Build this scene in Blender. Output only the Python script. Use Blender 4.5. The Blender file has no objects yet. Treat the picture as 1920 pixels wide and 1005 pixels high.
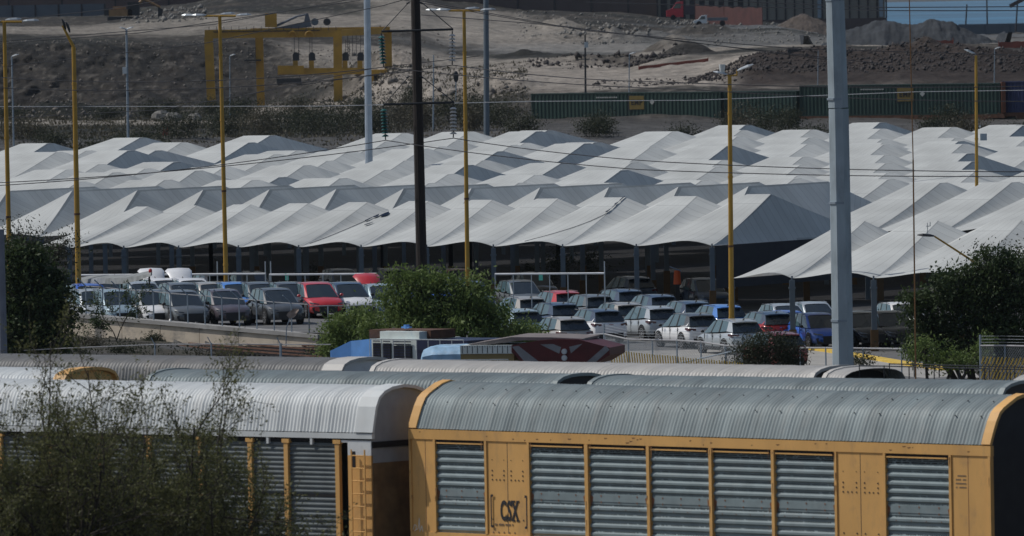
import bpy, math, random
import numpy as np
from mathutils import Vector, Matrix
rnd = random.Random(7)
npr = np.random.RandomState(11)
scene = bpy.context.scene
col = scene.collection
rad = math.radians

# ------------------------------------------------------------ camera, light, exposure
F = 18000.0                       # focal length in photo pixels (1920 wide): a long telephoto
CAM = Vector((0, 0, 19.0))
PITCH = math.atan(524.5 / F)
ROLL = 0.018
fw = Vector((0, math.cos(PITCH), -math.sin(PITCH)))
u0 = Vector((0, math.sin(PITCH), math.cos(PITCH)))
r0 = Vector((1, 0, 0))
RT = r0 * math.cos(ROLL) - u0 * math.sin(ROLL)
UP = u0 * math.cos(ROLL) + r0 * math.sin(ROLL)
cd = bpy.data.cameras.new('camera')
cam = bpy.data.objects.new('camera', cd)
col.objects.link(cam)
cam.matrix_world = Matrix((( RT.x, UP.x, -fw.x, CAM.x), (RT.y, UP.y, -fw.y, CAM.y), (RT.z, UP.z, -fw.z, CAM.z), (0, 0, 0, 1)))
cd.sensor_width = 36.0
cd.lens = F * 36.0 / 1920.0
cd.clip_start = 1.0
cd.clip_end = 60000.0
cd.dof.use_dof = True
cd.dof.focus_distance = 500.0
cd.dof.aperture_fstop = 4.0
scene.camera = cam

SUN_DIR = Vector((-0.93, 0.24, 1.12)).normalized()      # towards the sun
world = bpy.data.worlds.new('World')
scene.world = world
world.use_nodes = True
wn = world.node_tree
for n in list(wn.nodes): wn.nodes.remove(n)
sky = wn.nodes.new('ShaderNodeTexSky'); sky.sky_type = 'NISHITA'; sky.sun_disc = False
sky.sun_elevation = math.asin(SUN_DIR.z)
sky.sun_rotation = math.atan2(SUN_DIR.x, SUN_DIR.y)
sky.dust_density = 1.5
bg = wn.nodes.new('ShaderNodeBackground'); bg.inputs['Strength'].default_value = 0.12
wo = wn.nodes.new('ShaderNodeOutputWorld')
wn.links.new(sky.outputs[0], bg.inputs[0]); wn.links.new(bg.outputs[0], wo.inputs['Surface'])
sd = bpy.data.lights.new('sun', 'SUN'); sd.energy = 4.5; sd.angle = rad(0.5); sd.color = (1.0, 0.965, 0.91)
sun = bpy.data.objects.new('sun', sd); col.objects.link(sun)
sun.rotation_euler = SUN_DIR.to_track_quat('Z', 'Y').to_euler()
scene.view_settings.view_transform = 'Standard'
scene.view_settings.look = 'None'
scene.view_settings.gamma = 1.0
scene.view_settings.exposure = -0.75
scene.render.engine = 'CYCLES'
scene.cycles.max_bounces = 6
scene.cycles.transparent_max_bounces = 12
scene.cycles.volume_bounces = 0

# ------------------------------------------------------------ placing things
def ray(px, py):
    return fw + RT * ((px - 960.0) / F) - UP * ((py - 502.5) / F)
def P(px, py, Z):                 # the point seen at that pixel of the photograph, Z metres out
    d = ray(px, py); return CAM + d * (Z / d.y)
def G(px, py, z):                 # the same, at height z
    d = ray(px, py); return CAM + d * ((z - CAM.z) / d.z)
def proj(p):
    d = p - CAM; w = d.dot(fw)
    return 960 + F * d.dot(RT) / w, 502.5 - F * d.dot(UP) / w
def zat(px, py, Z): return P(px, py, Z).z
def at(px, Z, z):                 # point Z out, height z, in the column px
    a = P(px, 300, Z); b = P(px, 600, Z)
    k = (z - a.z) / (b.z - a.z)
    return a.lerp(b, k)

# ------------------------------------------------------------ materials
MATS = {}
PALE_SET = ('roof_', 'wagon_', 'galvanised', 'yellow_', 'car_paint', 'white_', 'pole_concrete', 'stained', 'kerb', 'pale_', 'cream_', 'worn_asphalt', 'sky_blue', 'faded', 'distant', 'crane', 'lorry', 'drum', 'shelter', 'wall_cap', 'alloy', 'brown_end', 'slate', 'grey_pole', 'chalk', 'shaded', 'white', 'mint')
def mat(name, c, rough=0.7, metal=0.0, var=0.12, scale=2.0, bump=0.0, grime=None, coat=0.0, stretch=(1,1,1), spec=0.5, gscale=0.6, gamt=0.5):
    if name in MATS: return MATS[name]
    if name.startswith(PALE_SET): c = tuple(min(.85, x*1.36) for x in c); grime = tuple(min(.8, x*1.36) for x in grime) if grime else None
    m = bpy.data.materials.new(name); m.use_nodes = True
    nt = m.node_tree; b = nt.nodes['Principled BSDF']
    b.inputs['Roughness'].default_value = rough
    b.inputs['Metallic'].default_value = metal
    b.inputs['Specular IOR Level'].default_value = spec
    if coat: b.inputs['Coat Weight'].default_value = coat; b.inputs['Coat Roughness'].default_value = 0.05
    tc = nt.nodes.new('ShaderNodeTexCoord'); mp = nt.nodes.new('ShaderNodeMapping')
    mp.inputs['Scale'].default_value = stretch
    nt.links.new(tc.outputs['Object'], mp.inputs['Vector'])
    nz = nt.nodes.new('ShaderNodeTexNoise'); nz.inputs['Scale'].default_value = scale; nz.inputs['Detail'].default_value = 6
    nt.links.new(mp.outputs[0], nz.inputs['Vector'])
    mix = nt.nodes.new('ShaderNodeMix'); mix.data_type = 'RGBA'
    mix.inputs[6].default_value = tuple(x * (1 - var) for x in c) + (1,)
    mix.inputs[7].default_value = tuple(min(1, x * (1 + var)) for x in c) + (1,)
    mr = nt.nodes.new('ShaderNodeMapRange'); mr.inputs[1].default_value = 0.3; mr.inputs[2].default_value = 0.7
    nt.links.new(nz.outputs['Fac'], mr.inputs[0]); nt.links.new(mr.outputs[0], mix.inputs[0])
    out = mix.outputs[2]
    if grime:
        n2 = nt.nodes.new('ShaderNodeTexNoise'); n2.inputs['Scale'].default_value = gscale; n2.inputs['Detail'].default_value = 8
        n2.inputs['Roughness'].default_value = 0.7
        nt.links.new(mp.outputs[0], n2.inputs['Vector'])
        m2 = nt.nodes.new('ShaderNodeMapRange'); m2.inputs[1].default_value = 0.52; m2.inputs[2].default_value = 0.72; m2.inputs[4].default_value = gamt
        nt.links.new(n2.outputs['Fac'], m2.inputs[0])
        x2 = nt.nodes.new('ShaderNodeMix'); x2.data_type = 'RGBA'; x2.inputs[7].default_value = tuple(grime) + (1,)
        nt.links.new(m2.outputs[0], x2.inputs[0]); nt.links.new(out, x2.inputs[6]); out = x2.outputs[2]
    nt.links.new(out, b.inputs['Base Color'])
    if bump:
        bp = nt.nodes.new('ShaderNodeBump'); bp.inputs['Strength'].default_value = bump; bp.inputs['Distance'].default_value = 0.05
        nt.links.new(nz.outputs['Fac'], bp.inputs['Height']); nt.links.new(bp.outputs[0], b.inputs['Normal'])
    MATS[name] = m
    return m

YEL = mat('yellow_pole_paint', (0.29, 0.165, 0.018), 0.55, var=0.15, scale=1.2, grime=(0.16, 0.10, 0.03), gscale=1.5)
GALV = mat('galvanised_steel', (0.34, 0.37, 0.39), 0.45, 0.35, var=0.12, scale=3)
STEEL = mat('grey_pole_steel', (0.20, 0.24, 0.28), 0.55, 0.2, var=0.12, scale=2)
WIRE = mat('dark_wire', (0.035, 0.035, 0.04), 0.5, 0.3)
WIREP = mat('pale_wire', (0.30, 0.30, 0.31), 0.5, 0.3)
BLACK = mat('black_rubber', (0.012, 0.012, 0.014), 0.8)
DARK = mat('dark_metal', (0.03, 0.033, 0.038), 0.5, 0.3)
CONC = mat('pole_concrete', (0.26, 0.31, 0.34), 0.85, var=0.16, scale=1.6, bump=0.2, grime=(0.10, 0.11, 0.12), gscale=0.9, stretch=(1, 1, 0.35))
WOOD = mat('creosoted_wood', (0.020, 0.014, 0.012), 0.8, var=0.4, scale=6, stretch=(3, 3, 0.3), bump=0.4)
RUST = mat('rusty_steel', (0.10, 0.045, 0.025), 0.85, var=0.35, scale=3)

# ------------------------------------------------------------ mesh building
class MB:
    def __init__(s): s.v = []; s.f = []; s.m = []; s.n = 0
    def add(s, vs, fs, mi=0):
        k = s.n; s.v.extend([tuple(x) for x in vs]); s.n += len(vs)
        s.f.extend([tuple(i + k for i in f) for f in fs]); s.m.extend([mi] * len(fs))
    def quad(s, a, b, c, d, mi=0): s.add([a, b, c, d], [(0, 1, 2, 3)], mi)
    def box(s, x0, x1, y0, y1, z0, z1, mi=0):
        s.add([(x0,y0,z0),(x1,y0,z0),(x1,y1,z0),(x0,y1,z0),(x0,y0,z1),(x1,y0,z1),(x1,y1,z1),(x0,y1,z1)],
              [(0,3,2,1),(4,5,6,7),(0,1,5,4),(1,2,6,5),(2,3,7,6),(3,0,4,7)], mi)
    def obox(s, c, ax, ay, az, mi=0):       # oriented box: centre and three half-axis vectors
        c = Vector(c); ax = Vector(ax); ay = Vector(ay); az = Vector(az)
        vs = [c + ax*i + ay*j + az*k for k in (-1,1) for (i,j) in ((-1,-1),(1,-1),(1,1),(-1,1))]
        s.add(vs, [(0,3,2,1),(4,5,6,7),(0,1,5,4),(1,2,6,5),(2,3,7,6),(3,0,4,7)], mi)
    def tube(s, p, q, r, r1=None, n=6, mi=0, caps=True):
        p = Vector(p); q = Vector(q); d = q - p
        if d.length < 1e-6: return
        r1 = r if r1 is None else r1
        d.normalize(); a = d.cross(Vector((0, 0, 1)) if abs(d.z) < .9 else Vector((0, 1, 0))).normalized(); b = d.cross(a)
        vs = []
        for (o, rr) in ((p, r), (q, r1)):
            for i in range(n):
                t = 2 * math.pi * (i + .5) / n; vs.append(o + a * math.cos(t) * rr + b * math.sin(t) * rr)
        fs = [(i, (i+1) % n, n + (i+1) % n, n + i) for i in range(n)]
        if caps: fs += [tuple(range(n))[::-1], tuple(range(n, 2*n))]
        s.add(vs, fs, mi)
    def path(s, pts, r, n=5, mi=0):
        for i in range(len(pts) - 1): s.tube(pts[i], pts[i+1], r if not isinstance(r, list) else r[i], None if not isinstance(r, list) else r[i+1], n, mi)
    def loft(s, rings, mi=0, close=True, caps=True):
        n = len(rings[0]); vs = [p for r in rings for p in r]; fs = []
        for j in range(len(rings) - 1):
            for i in range(n if close else n - 1):
                i2 = (i + 1) % n; fs.append((j*n + i, j*n + i2, (j+1)*n + i2, (j+1)*n + i))
        if caps and close: fs += [tuple(range(n))[::-1], tuple(range((len(rings)-1)*n, len(rings)*n))]
        s.add(vs, fs, mi)
    def ball(s, c, rx, ry, rz, n=8, m=6, mi=0):
        rings = []
        for j in range(m + 1):
            th = math.pi * (j + .02) / (m + .04); rings.append([(c[0] + rx*math.sin(th)*math.cos(2*math.pi*i/n), c[1] + ry*math.sin(th)*math.sin(2*math.pi*i/n), c[2] + rz*math.cos(th)) for i in range(n)])
        s.loft(rings, mi)
    def build(s, name, mats, parent=None, local=False, smooth=False):
        me = bpy.data.meshes.new(name)
        vs = s.v
        if parent is not None and not local:
            L = parent['_loc'] if '_loc' in parent else (0, 0, 0)
            vs = [(a - L[0], b - L[1], c - L[2]) for a, b, c in vs]
        me.from_pydata(vs, [], s.f)
        if not isinstance(mats, (list, tuple)): mats = [mats]
        for m in mats: me.materials.append(m)
        if len(mats) > 1: me.polygons.foreach_set('material_index', s.m)
        if smooth: me.polygons.foreach_set('use_smooth', [True] * len(me.polygons))
        me.update()
        o = bpy.data.objects.new(name, me); col.objects.link(o)
        if parent is not None:
            o.parent = parent
            if not local: o['_loc'] = L
        return o

def np_mesh(name, V, Fq, mats, parent=None, origin=None, smooth=False, mi=None):
    V = np.asarray(V, dtype=np.float32); Fq = np.asarray(Fq, dtype=np.int32)
    if parent is not None and origin is not None: V = V - np.array(origin, dtype=np.float32)
    me = bpy.data.meshes.new(name); k = Fq.shape[1]
    me.vertices.add(len(V)); me.vertices.foreach_set('co', V.ravel())
    me.loops.add(Fq.size); me.loops.foreach_set('vertex_index', Fq.ravel())
    me.polygons.add(len(Fq)); me.polygons.foreach_set('loop_start', np.arange(0, Fq.size, k, dtype=np.int32))
    try: me.polygons.foreach_set('loop_total', np.full(len(Fq), k, dtype=np.int32))
    except Exception: pass
    if not isinstance(mats, (list, tuple)): mats = [mats]
    for m in mats: me.materials.append(m)
    if mi is not None: me.polygons.foreach_set('material_index', np.asarray(mi, dtype=np.int32))
    if smooth: me.polygons.foreach_set('use_smooth', np.ones(len(Fq), dtype=bool))
    me.update(calc_edges=True)
    o = bpy.data.objects.new(name, me); col.objects.link(o)
    if parent is not None: o.parent = parent
    return o

def tag(o, label=None, cat=None, group=None, kind=None):
    if label: o['label'] = label
    if cat: o['category'] = cat
    if group: o['group'] = group
    if kind: o['kind'] = kind
    return o
def thing(name, loc, label, cat, group=None, rz=0.0):
    o = bpy.data.objects.new(name, None); col.objects.link(o)
    o.location = loc; o.rotation_euler = (0, 0, rz); o['_loc'] = tuple(loc); o.empty_display_size = 0.3
    return tag(o, label, cat, group)
def copy_tree(o, loc=None, rz=None, parent=None):
    c = o.copy(); col.objects.link(c)
    if parent is not None: c.parent = parent
    else:
        if loc is not None: c.location = loc
        if rz is not None: c.rotation_euler = (0, 0, rz)
    for ch in list(o.children): copy_tree(ch, parent=c)
    return c
def remove_tree(o):
    for ch in list(o.children): remove_tree(ch)
    bpy.data.objects.remove(o, do_unlink=True)
ORD = ['first','second','third','fourth','fifth','sixth','seventh','eighth','ninth','tenth','eleventh','twelfth','thirteenth','fourteenth','fifteenth','sixteenth','seventeenth','eighteenth','nineteenth','twentieth'] + ['twenty-' + w for w in ('first','second','third','fourth','fifth','sixth','seventh','eighth','ninth')] + ['thirtieth'] + ['thirty-' + w for w in ('first','second','third','fourth','fifth','sixth','seventh','eighth','ninth')]

def lattice(ix, iy, seed):
    h = (ix * 374761393 + iy * 668265263 + seed * 1442695041) & 0xffffffff
    h = ((h ^ (h >> 13)) * 1274126177) & 0xffffffff
    return ((h ^ (h >> 16)) & 0xffff) / 65535.0
def vnoise(x, y, seed=0):
    x = np.asarray(x, float); y = np.asarray(y, float)
    ix = np.floor(x).astype(np.int64); iy = np.floor(y).astype(np.int64)
    fx = x - ix; fy = y - iy; fx = fx*fx*(3-2*fx); fy = fy*fy*(3-2*fy)
    a = lattice(ix, iy, seed); b = lattice(ix+1, iy, seed); c = lattice(ix, iy+1, seed); d = lattice(ix+1, iy+1, seed)
    return (a*(1-fx) + b*fx)*(1-fy) + (c*(1-fx) + d*fx)*fy
def fbm(x, y, seed=0, oct=4, rough=.55):
    t = 0; a = 1; s = 0
    for k in range(oct): t = t + a*vnoise(x*2**k, y*2**k, seed+k); s += a; a *= rough
    return t/s
def text_mesh(body, size, extrude=0.004, offset=0.0):
    cu = bpy.data.curves.new('lettering', 'FONT'); cu.body = body; cu.size = size; cu.extrude = extrude; cu.offset = offset
    cu.space_character = 1.14; cu.align_x = 'CENTER'; cu.align_y = 'CENTER'; cu.resolution_u = 3
    o = bpy.data.objects.new('lettering', cu); col.objects.link(o)
    bpy.context.view_layer.update()
    me = bpy.data.meshes.new_from_object(o.evaluated_get(bpy.context.evaluated_depsgraph_get()))
    bpy.data.objects.remove(o, do_unlink=True)
    vs = [tuple(v.co) for v in me.vertices]; fs = [tuple(p.vertices) for p in me.polygons]
    return vs, fs
# ------------------------------------------------------------ the ground
def sstep(a, b, x): 
    t = np.clip((np.asarray(x, float) - a) / (b - a), 0, 1); return t*t*(3-2*t)
WL = P(150, 588, 452)
WR = P(600, 627, 441)
def lot_z(X): return 3.3 - 1.9*sstep(-9.5, 3.0, X)
# hill behind, read as columns: (distance, height in the frame)
COLS = {
 -400: [(960,262),(1100,232),(1180,222),(1285,203),(1315,80),(1400,62),(1550,50),(1700,42),(1800,40)],
 0:    [(960,262),(1100,232),(1180,222),(1285,200),(1315,78),(1400,62),(1550,46),(1700,36),(1800,34)],
 160:  [(960,262),(1100,232),(1180,222),(1285,195),(1315,80),(1400,64),(1550,45),(1700,32),(1800,30)],
 320:  [(960,260),(1100,232),(1200,218),(1285,192),(1320,84),(1420,58),(1550,33),(1700,14),(1800,10)],
 480:  [(960,260),(1100,232),(1200,215),(1285,195),(1325,76),(1420,48),(1600,8),(1700,-10),(1800,-12)],
 640:  [(960,258),(1100,230),(1200,208),(1270,186),(1320,96),(1400,60),(1600,6),(1700,-12),(1800,-25)],
 760:  [(960,250),(1100,215),(1180,192),(1222,138),(1300,112),(1400,56),(1600,0),(1700,-14),(1800,-25)],
 860:  [(960,245),(1100,202),(1180,178),(1212,150),(1300,120),(1400,75),(1600,25),(1700,8),(1800,0)],
 1000: [(960,240),(1060,196),(1120,168),(1250,130),(1282,112),(1350,98),(1450,68),(1640,24),(1800,18)],
 1150: [(960,240),(1060,185),(1120,162),(1255,130),(1282,114),(1350,101),(1385,88),(1500,58),(1640,28),(1800,22)],
 1300: [(960,240),(1060,180),(1110,162),(1200,138),(1242,106),(1300,97),(1360,88),(1450,66),(1640,42),(1800,36)],
 1450: [(960,238),(1060,180),(1100,162),(1150,106),(1220,97),(1300,88),(1400,76),(1500,56),(1640,46),(1800,42)],
 1600: [(960,235),(1060,178),(1100,160),(1150,100),(1230,93),(1350,85),(1500,72),(1700,64),(1800,62)],
 1750: [(960,235),(1060,176),(1100,158),(1150,96),(1230,91),(1350,82),(1500,74),(1700,68),(1800,66)],
 1920: [(960,232),(1060,174),(1100,156),(1150,98),(1230,90),(1350,80),(1500,72),(1700,64),(1800,62)],
 2400: [(960,225),(1060,165),(1100,150),(1150,96),(1230,86),(1350,74),(1500,66),(1700,58),(1800,56)],
}
CPX = sorted(COLS)
def col_prof(px):
    L = [(880, -0.6)] + [(Z, zat(px, y, Z)) for Z, y in COLS[px]] + [(1860, -6.0), (3000, -8.0)]
    return np.array([a for a, b in L], float), np.array([b for a, b in L], float)
PROF = [col_prof(p) for p in CPX]
def hill_z(px, Z):
    px = np.asarray(px, float); Z = np.asarray(Z, float)
    H = np.array([np.interp(Z.ravel(), a, b) for a, b in PROF])
    q = np.clip(px.ravel(), CPX[0], CPX[-1] - 1e-3)
    i = np.searchsorted(CPX, q, side='right') - 1
    c = np.array(CPX, float); t = (q - c[i]) / (c[i+1] - c[i]); t = t*t*(3-2*t)
    idx = np.arange(q.size)
    return (H[i, idx]*(1-t) + H[i+1, idx]*t).reshape(px.shape)
def ground_z(X, Y, px=None):
    X = np.asarray(X, float); Y = np.asarray(Y, float)
    if px is None: px = 960 + F*X/np.maximum(Y, 1) + 4
    # boundary of the lot
    f = (X - WL.x)/(WR.x - WL.x); yb = WL.y + (WR.y - WL.y)*np.clip(f, -0.6, 1)
    yb = np.where(X > WR.x, WR.y - (X - WR.x)*1.1, yb); yb = np.maximum(yb, 423)
    left = 1 - sstep(-8.0, 0.0, X)
    low = (2.45 + .5*(1-sstep(-20, -9, X)))*left + 1.0*(1-left)
    z = np.where(Y > yb + 0.8, lot_z(X), np.where(Y > yb - 0.2, low, low*sstep(398, 426, Y)))
    dark_under = None
    lz = lot_z(X); lz2 = lz + (1.35 - lz)*sstep(506, 532, Y)
    tent = lz2 + (-0.6 - lz2)*sstep(532, 880, Y)
    z = np.where(Y > 506, tent, z)
    z = np.where(Y > 880, hill_z(px, Y), z)
    return z
def gz(X, Y): return float(ground_z(np.array([X]), np.array([Y]))[0])

us = np.concatenate([np.linspace(-1600, -120, 38), np.arange(-110, 2030, 4.5), np.linspace(2045, 3600, 38)])
Zs = np.concatenate([np.arange(120, 390, 15), np.arange(390, 530, 1.5), np.arange(530, 940, 12), np.arange(940, 1090, 5), np.arange(1090, 1170, 1.2), np.arange(1170, 1275, 2.4), np.arange(1275, 1335, 0.9), np.arange(1335, 1500, 3.0), np.arange(1500, 1861, 6.0), np.array([1900, 2100, 2600, 3000])])
UU, ZZ = np.meshgrid(us, Zs)
XX = (UU - 960)/F*ZZ; YY = ZZ.copy()
HH = ground_z(XX, YY, UU)
hillm = sstep(930, 1020, YY)*(1 - sstep(1840, 1860, YY))
# rough banks, gullies, rubble
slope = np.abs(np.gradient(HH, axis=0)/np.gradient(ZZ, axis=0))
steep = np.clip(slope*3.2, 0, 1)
n1 = fbm(XX/9, YY/14, 3, 5) - .5
n2 = fbm(XX/2.2, YY/3.2, 9, 4) - .5
n3 = 1 - np.abs(2*fbm(XX/4.0, YY/9.0, 21, 4) - 1)
HH = HH + hillm*(n1*0.9 + n2*0.35)
n4 = fbm(XX/.8, YY/1.6, 33, 3) - .5
YYd = YY - hillm*steep*((n3 - .8)*3.5 + n2*2.5 + n4*1.2)
XXd = XX + hillm*steep*(n1*1.5)
HH = HH + hillm*(steep*(n2*0.35 + n4*.5) + n4*.12)
# mounds: (px, Z, half width m, half depth, height, roughness)
MOUNDS = [(90, 1185, 9, 8, 2.0, .5), (190, 1190, 6, 7, 1.6, .5), (-60, 1180, 8, 8, 2.3, .5),
          (735, 1272, 7, 6, 2.6, .5), (665, 1275, 6, 6, 2.4, .5), (905, 1140, 5, 6, 1.6, .8), (955, 1135, 5, 6, 1.5, .8), (835, 1175, 4, 5, 1.6, .8),
          (1400, 1120, 8, 8, .8, 1.0), (1500, 1150, 9, 9, .6, 1.0), (1620, 1152, 9, 9, .5, 1.0), (1740, 1152, 6, 6, 1.0, 1.0), (1850, 1150, 8, 8, .4, 1.0),
          (1270, 1330, 4.5, 8, 2.0, .4), (1300, 1285, 3.5, 6, 1.7, .4), (1090, 1420, 9, 10, 1.6, 1.), (1200, 1420, 9, 10, 1.6, 1.), (990, 1330, 4.5, 4, .8, .6),
          (1330, 1480, 8, 10, 1.2, .9), (1180, 1500, 8, 10, 1.4, .9), (1060, 1500, 5, 8, 2.0, .9), (1080, 1270, 9, 5, .9, .7), (1180, 1268, 9, 5, .9, .7)]
for (mx, mz, rw, rd, mh, rg) in MOUNDS:
    cx = (mx - 960)/F*mz
    d = np.sqrt(((XX - cx)/rw)**2 + ((YY - mz)/rd)**2)
    k = np.clip(1 - d, 0, 1)
    HH = HH + mh*(k**0.85)*(1 + rg*n2*1.5)*(k > 0)
# albedo by place on the ground, with shade painted in under the canopies
def lin(c): return np.array(c, float)
C_DIRT = lin((0.150, 0.125, 0.105)); C_DARK = lin((0.070, 0.060, 0.050)); C_PALE = lin((0.30, 0.272, 0.235)); C_PINK = lin((0.37, 0.33, 0.285)); C_BRUSH = lin((0.018, 0.021, 0.017)); C_GREY = lin((0.17, 0.18, 0.19)); C_BRN = lin((0.075, 0.055, 0.048))
C_TRK = lin((0.12, 0.10, 0.085)); C_ASPH = lin((0.10, 0.10, 0.10))
nL = fbm(XX/22, YY/40, 41, 4); nM = fbm(XX/5, YY/9, 51, 4)
colr = np.ones(XX.shape + (3,))*lin((.041, .037, .032))
def blend(m, c):
    global colr
    m = np.clip(m, 0, 1)[..., None]; colr = colr*(1-m) + c*m
PYY = np.empty_like(HH)
dx = XX; dy = YY; dz = HH - CAM.z
wv = dx*fw.x + dy*fw.y + dz*fw.z
PXX = 960 + F*(dx*RT.x + dy*RT.y + dz*RT.z)/wv
PYY = 502.5 - F*(dx*UP.x + dy*UP.y + dz*UP.z)/wv
blend(sstep(.42, .62, nM)*.5, C_DARK)
blend(hillm*sstep(.45, .65, nL)*.6, C_BRUSH)
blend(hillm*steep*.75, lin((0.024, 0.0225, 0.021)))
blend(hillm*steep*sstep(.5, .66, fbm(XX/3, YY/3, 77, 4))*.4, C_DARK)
blend(hillm*sstep(.62, .70, fbm(XX/.9, YY/1.6, 87, 3))*.22, C_PALE)
blend(hillm*sstep(.50, .60, fbm(XX/6, YY/16, 187, 4))*.55, lin((.020, .021, .021)))
blend(sstep(930, 960, YY)*(1-sstep(1215, 1260, YY))*(1-sstep(700, 850, UU))*(sstep(.38, .5, nM)*.85), C_BRUSH)
def road(pts, w, c, amt=.9):      # a worn track following the ground through these places: width in metres across
    best = np.full(XX.shape, 1e9)
    W = [P(a, b, Z) for a, b, Z in pts]
    for p, q in zip(W[:-1], W[1:]):
        vx, vy = q.x-p.x, q.y-p.y; L2 = vx*vx+vy*vy
        t = np.clip(((XX-p.x)*vx + (YY-p.y)*vy)/L2, 0, 1)
        best = np.minimum(best, np.hypot((XX-p.x-vx*t)*1.0, (YY-p.y-vy*t)))
    m = 1 - sstep(w*.6, w*1.25, best + (nM-.5)*w*.9)
    blend(m*amt*(.75 + .5*n2), c)
road([(-100,52,1440),(120,62,1440),(250,58,1440),(330,50,1470)], 60, C_PALE, .85)
road([(-50,232,1105),(180,230,1105),(380,228,1110)], 20, C_PALE, .9)
road([(700,100,1330),(780,112,1300),(880,125,1290),(1000,118,1285),(1150,106,1300),(1300,98,1300),(1420,88,1330),(1600,86,1330),(1760,84,1340),(1950,80,1350)], 14, C_PALE, .9)
road([(800,0,1620),(880,28,1560),(920,60,1470),(960,80,1420),(1010,88,1385),(1080,92,1370)], 16, C_PALE, .9)
road([(860,140,1240),(1000,150,1190),(1150,146,1200),(1300,146,1160),(1400,150,1130)], 34, C_PINK, .95)
road([(1310,84,1370),(1450,84,1370),(1600,80,1400),(1920,74,1480)], 40, lin((0.18,0.18,0.175)), .8)
road([(1560,68,1560),(1800,68,1600),(1950,64,1650)], 30, C_GREY, .7)
blend(hillm*sstep(1330, 1420, UU)*(1-sstep(1148, 1175, YY))*sstep(1085, 1110, YY)*.95, C_BRN*.38)
blend((1 - sstep(395, 425, YY))*.8, C_TRK)
blend((1 - hillm)*sstep(425, 440, YY)*.9, C_ASPH); blend(sstep(514, 530, YY)*(1-sstep(815, 835, YY))*.9, lin((.010, .010, .011)))  # ground below the canopies coloured near black to deepen their shade
left = (1 - sstep(-9, -4, XX))*(YY > 395)*(YY < 480)
blend(left*sstep(.45, .55, nM)*.7, lin((0.06, 0.055, 0.04)))
nr, nc = XX.shape
V = np.stack([XXd, YYd, HH], -1).reshape(-1, 3)
ii = np.arange(nr*nc).reshape(nr, nc)
Fq = np.stack([ii[:-1, :-1], ii[:-1, 1:], ii[1:, 1:], ii[1:, :-1]], -1).reshape(-1, 4)
gm = bpy.data.materials.new('dirt_and_gravel'); gm.use_nodes = True
nt = gm.node_tree; b = nt.nodes['Principled BSDF']; b.inputs['Roughness'].default_value = 0.95; b.inputs['Specular IOR Level'].default_value = 0.15
at_ = nt.nodes.new('ShaderNodeAttribute'); at_.attribute_name = 'soil_and_shade'
tc = nt.nodes.new('ShaderNodeTexCoord')
def nz(scale, detail=5):
    n = nt.nodes.new('ShaderNodeTexNoise'); n.inputs['Scale'].default_value = scale; n.inputs['Detail'].default_value = detail; n.inputs['Roughness'].default_value = .65
    nt.links.new(tc.outputs['Object'], n.inputs['Vector']); return n
na = nz(0.9); nb = nz(0.16)
mr = nt.nodes.new('ShaderNodeMapRange'); mr.inputs[1].default_value = .3; mr.inputs[2].default_value = .7; mr.inputs[3].default_value = .55; mr.inputs[4].default_value = 1.45
nt.links.new(na.outputs[0], mr.inputs[0])
mr2 = nt.nodes.new('ShaderNodeMapRange'); mr2.inputs[1].default_value = .3; mr2.inputs[2].default_value = .7; mr2.inputs[3].default_value = .75; mr2.inputs[4].default_value = 1.2
nt.links.new(nb.outputs[0], mr2.inputs[0])
mu = nt.nodes.new('ShaderNodeMath'); mu.operation = 'MULTIPLY'; nt.links.new(mr.outputs[0], mu.inputs[0]); nt.links.new(mr2.outputs[0], mu.inputs[1])
vm = nt.nodes.new('ShaderNodeVectorMath'); vm.operation = 'SCALE'; nt.links.new(at_.outputs['Color'], vm.inputs[0]); nt.links.new(mu.outputs[0], vm.inputs['Scale'])
nt.links.new(vm.outputs[0], b.inputs['Base Color'])
bp = nt.nodes.new('ShaderNodeBump'); bp.inputs['Strength'].default_value = .8; bp.inputs['Distance'].default_value = .5
nt.links.new(na.outputs[0], bp.inputs['Height']); nt.links.new(bp.outputs[0], b.inputs['Normal'])
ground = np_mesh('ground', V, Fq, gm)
ca = ground.data.attributes.new('soil_and_shade', 'FLOAT_COLOR', 'POINT')
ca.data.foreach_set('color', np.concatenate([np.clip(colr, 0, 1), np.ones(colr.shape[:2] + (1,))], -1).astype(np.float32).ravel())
tag(ground, kind='structure')
def surf_z(px, Z):                 # height of the finished ground there
    j = min(max(int(np.searchsorted(us, px)), 1), nc-1); i = min(max(int(np.searchsorted(Zs, Z)), 1), nr-1)
    return float(HH[i, j])
# far plain and mountains
m_ = MB(); m_.quad((-9000, 2500, -9), (9000, 2500, -9), (22000, 26000, -9), (-22000, 26000, -9))
tag(m_.build('distant_plain', mat('plain_haze_blue', (0.04, 0.14, 0.24), .95, var=.4, scale=.004)), kind='structure')  # blue of the distant haze painted into the plain's base colour
mx = np.linspace(-5000, 5000, 240); my = np.linspace(13000, 15600, 26)
MX, MY = np.meshgrid(mx, my)
MZ = -9 + np.sin(np.clip((MY-13000)/2600, 0, 1)*math.pi)*900*(.45 + .8*fbm(MX/1500, MY/3000, 5, 5))
ii = np.arange(MX.size).reshape(MX.shape)
tag(np_mesh('mountains', np.stack([MX, MY, MZ], -1).reshape(-1, 3), np.stack([ii[:-1, :-1], ii[:-1, 1:], ii[1:, 1:], ii[1:, :-1]], -1).reshape(-1, 4), mat('mountain_rock', (0.11, 0.10, 0.085), .95, var=.4, scale=.002)), kind='structure')
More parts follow.
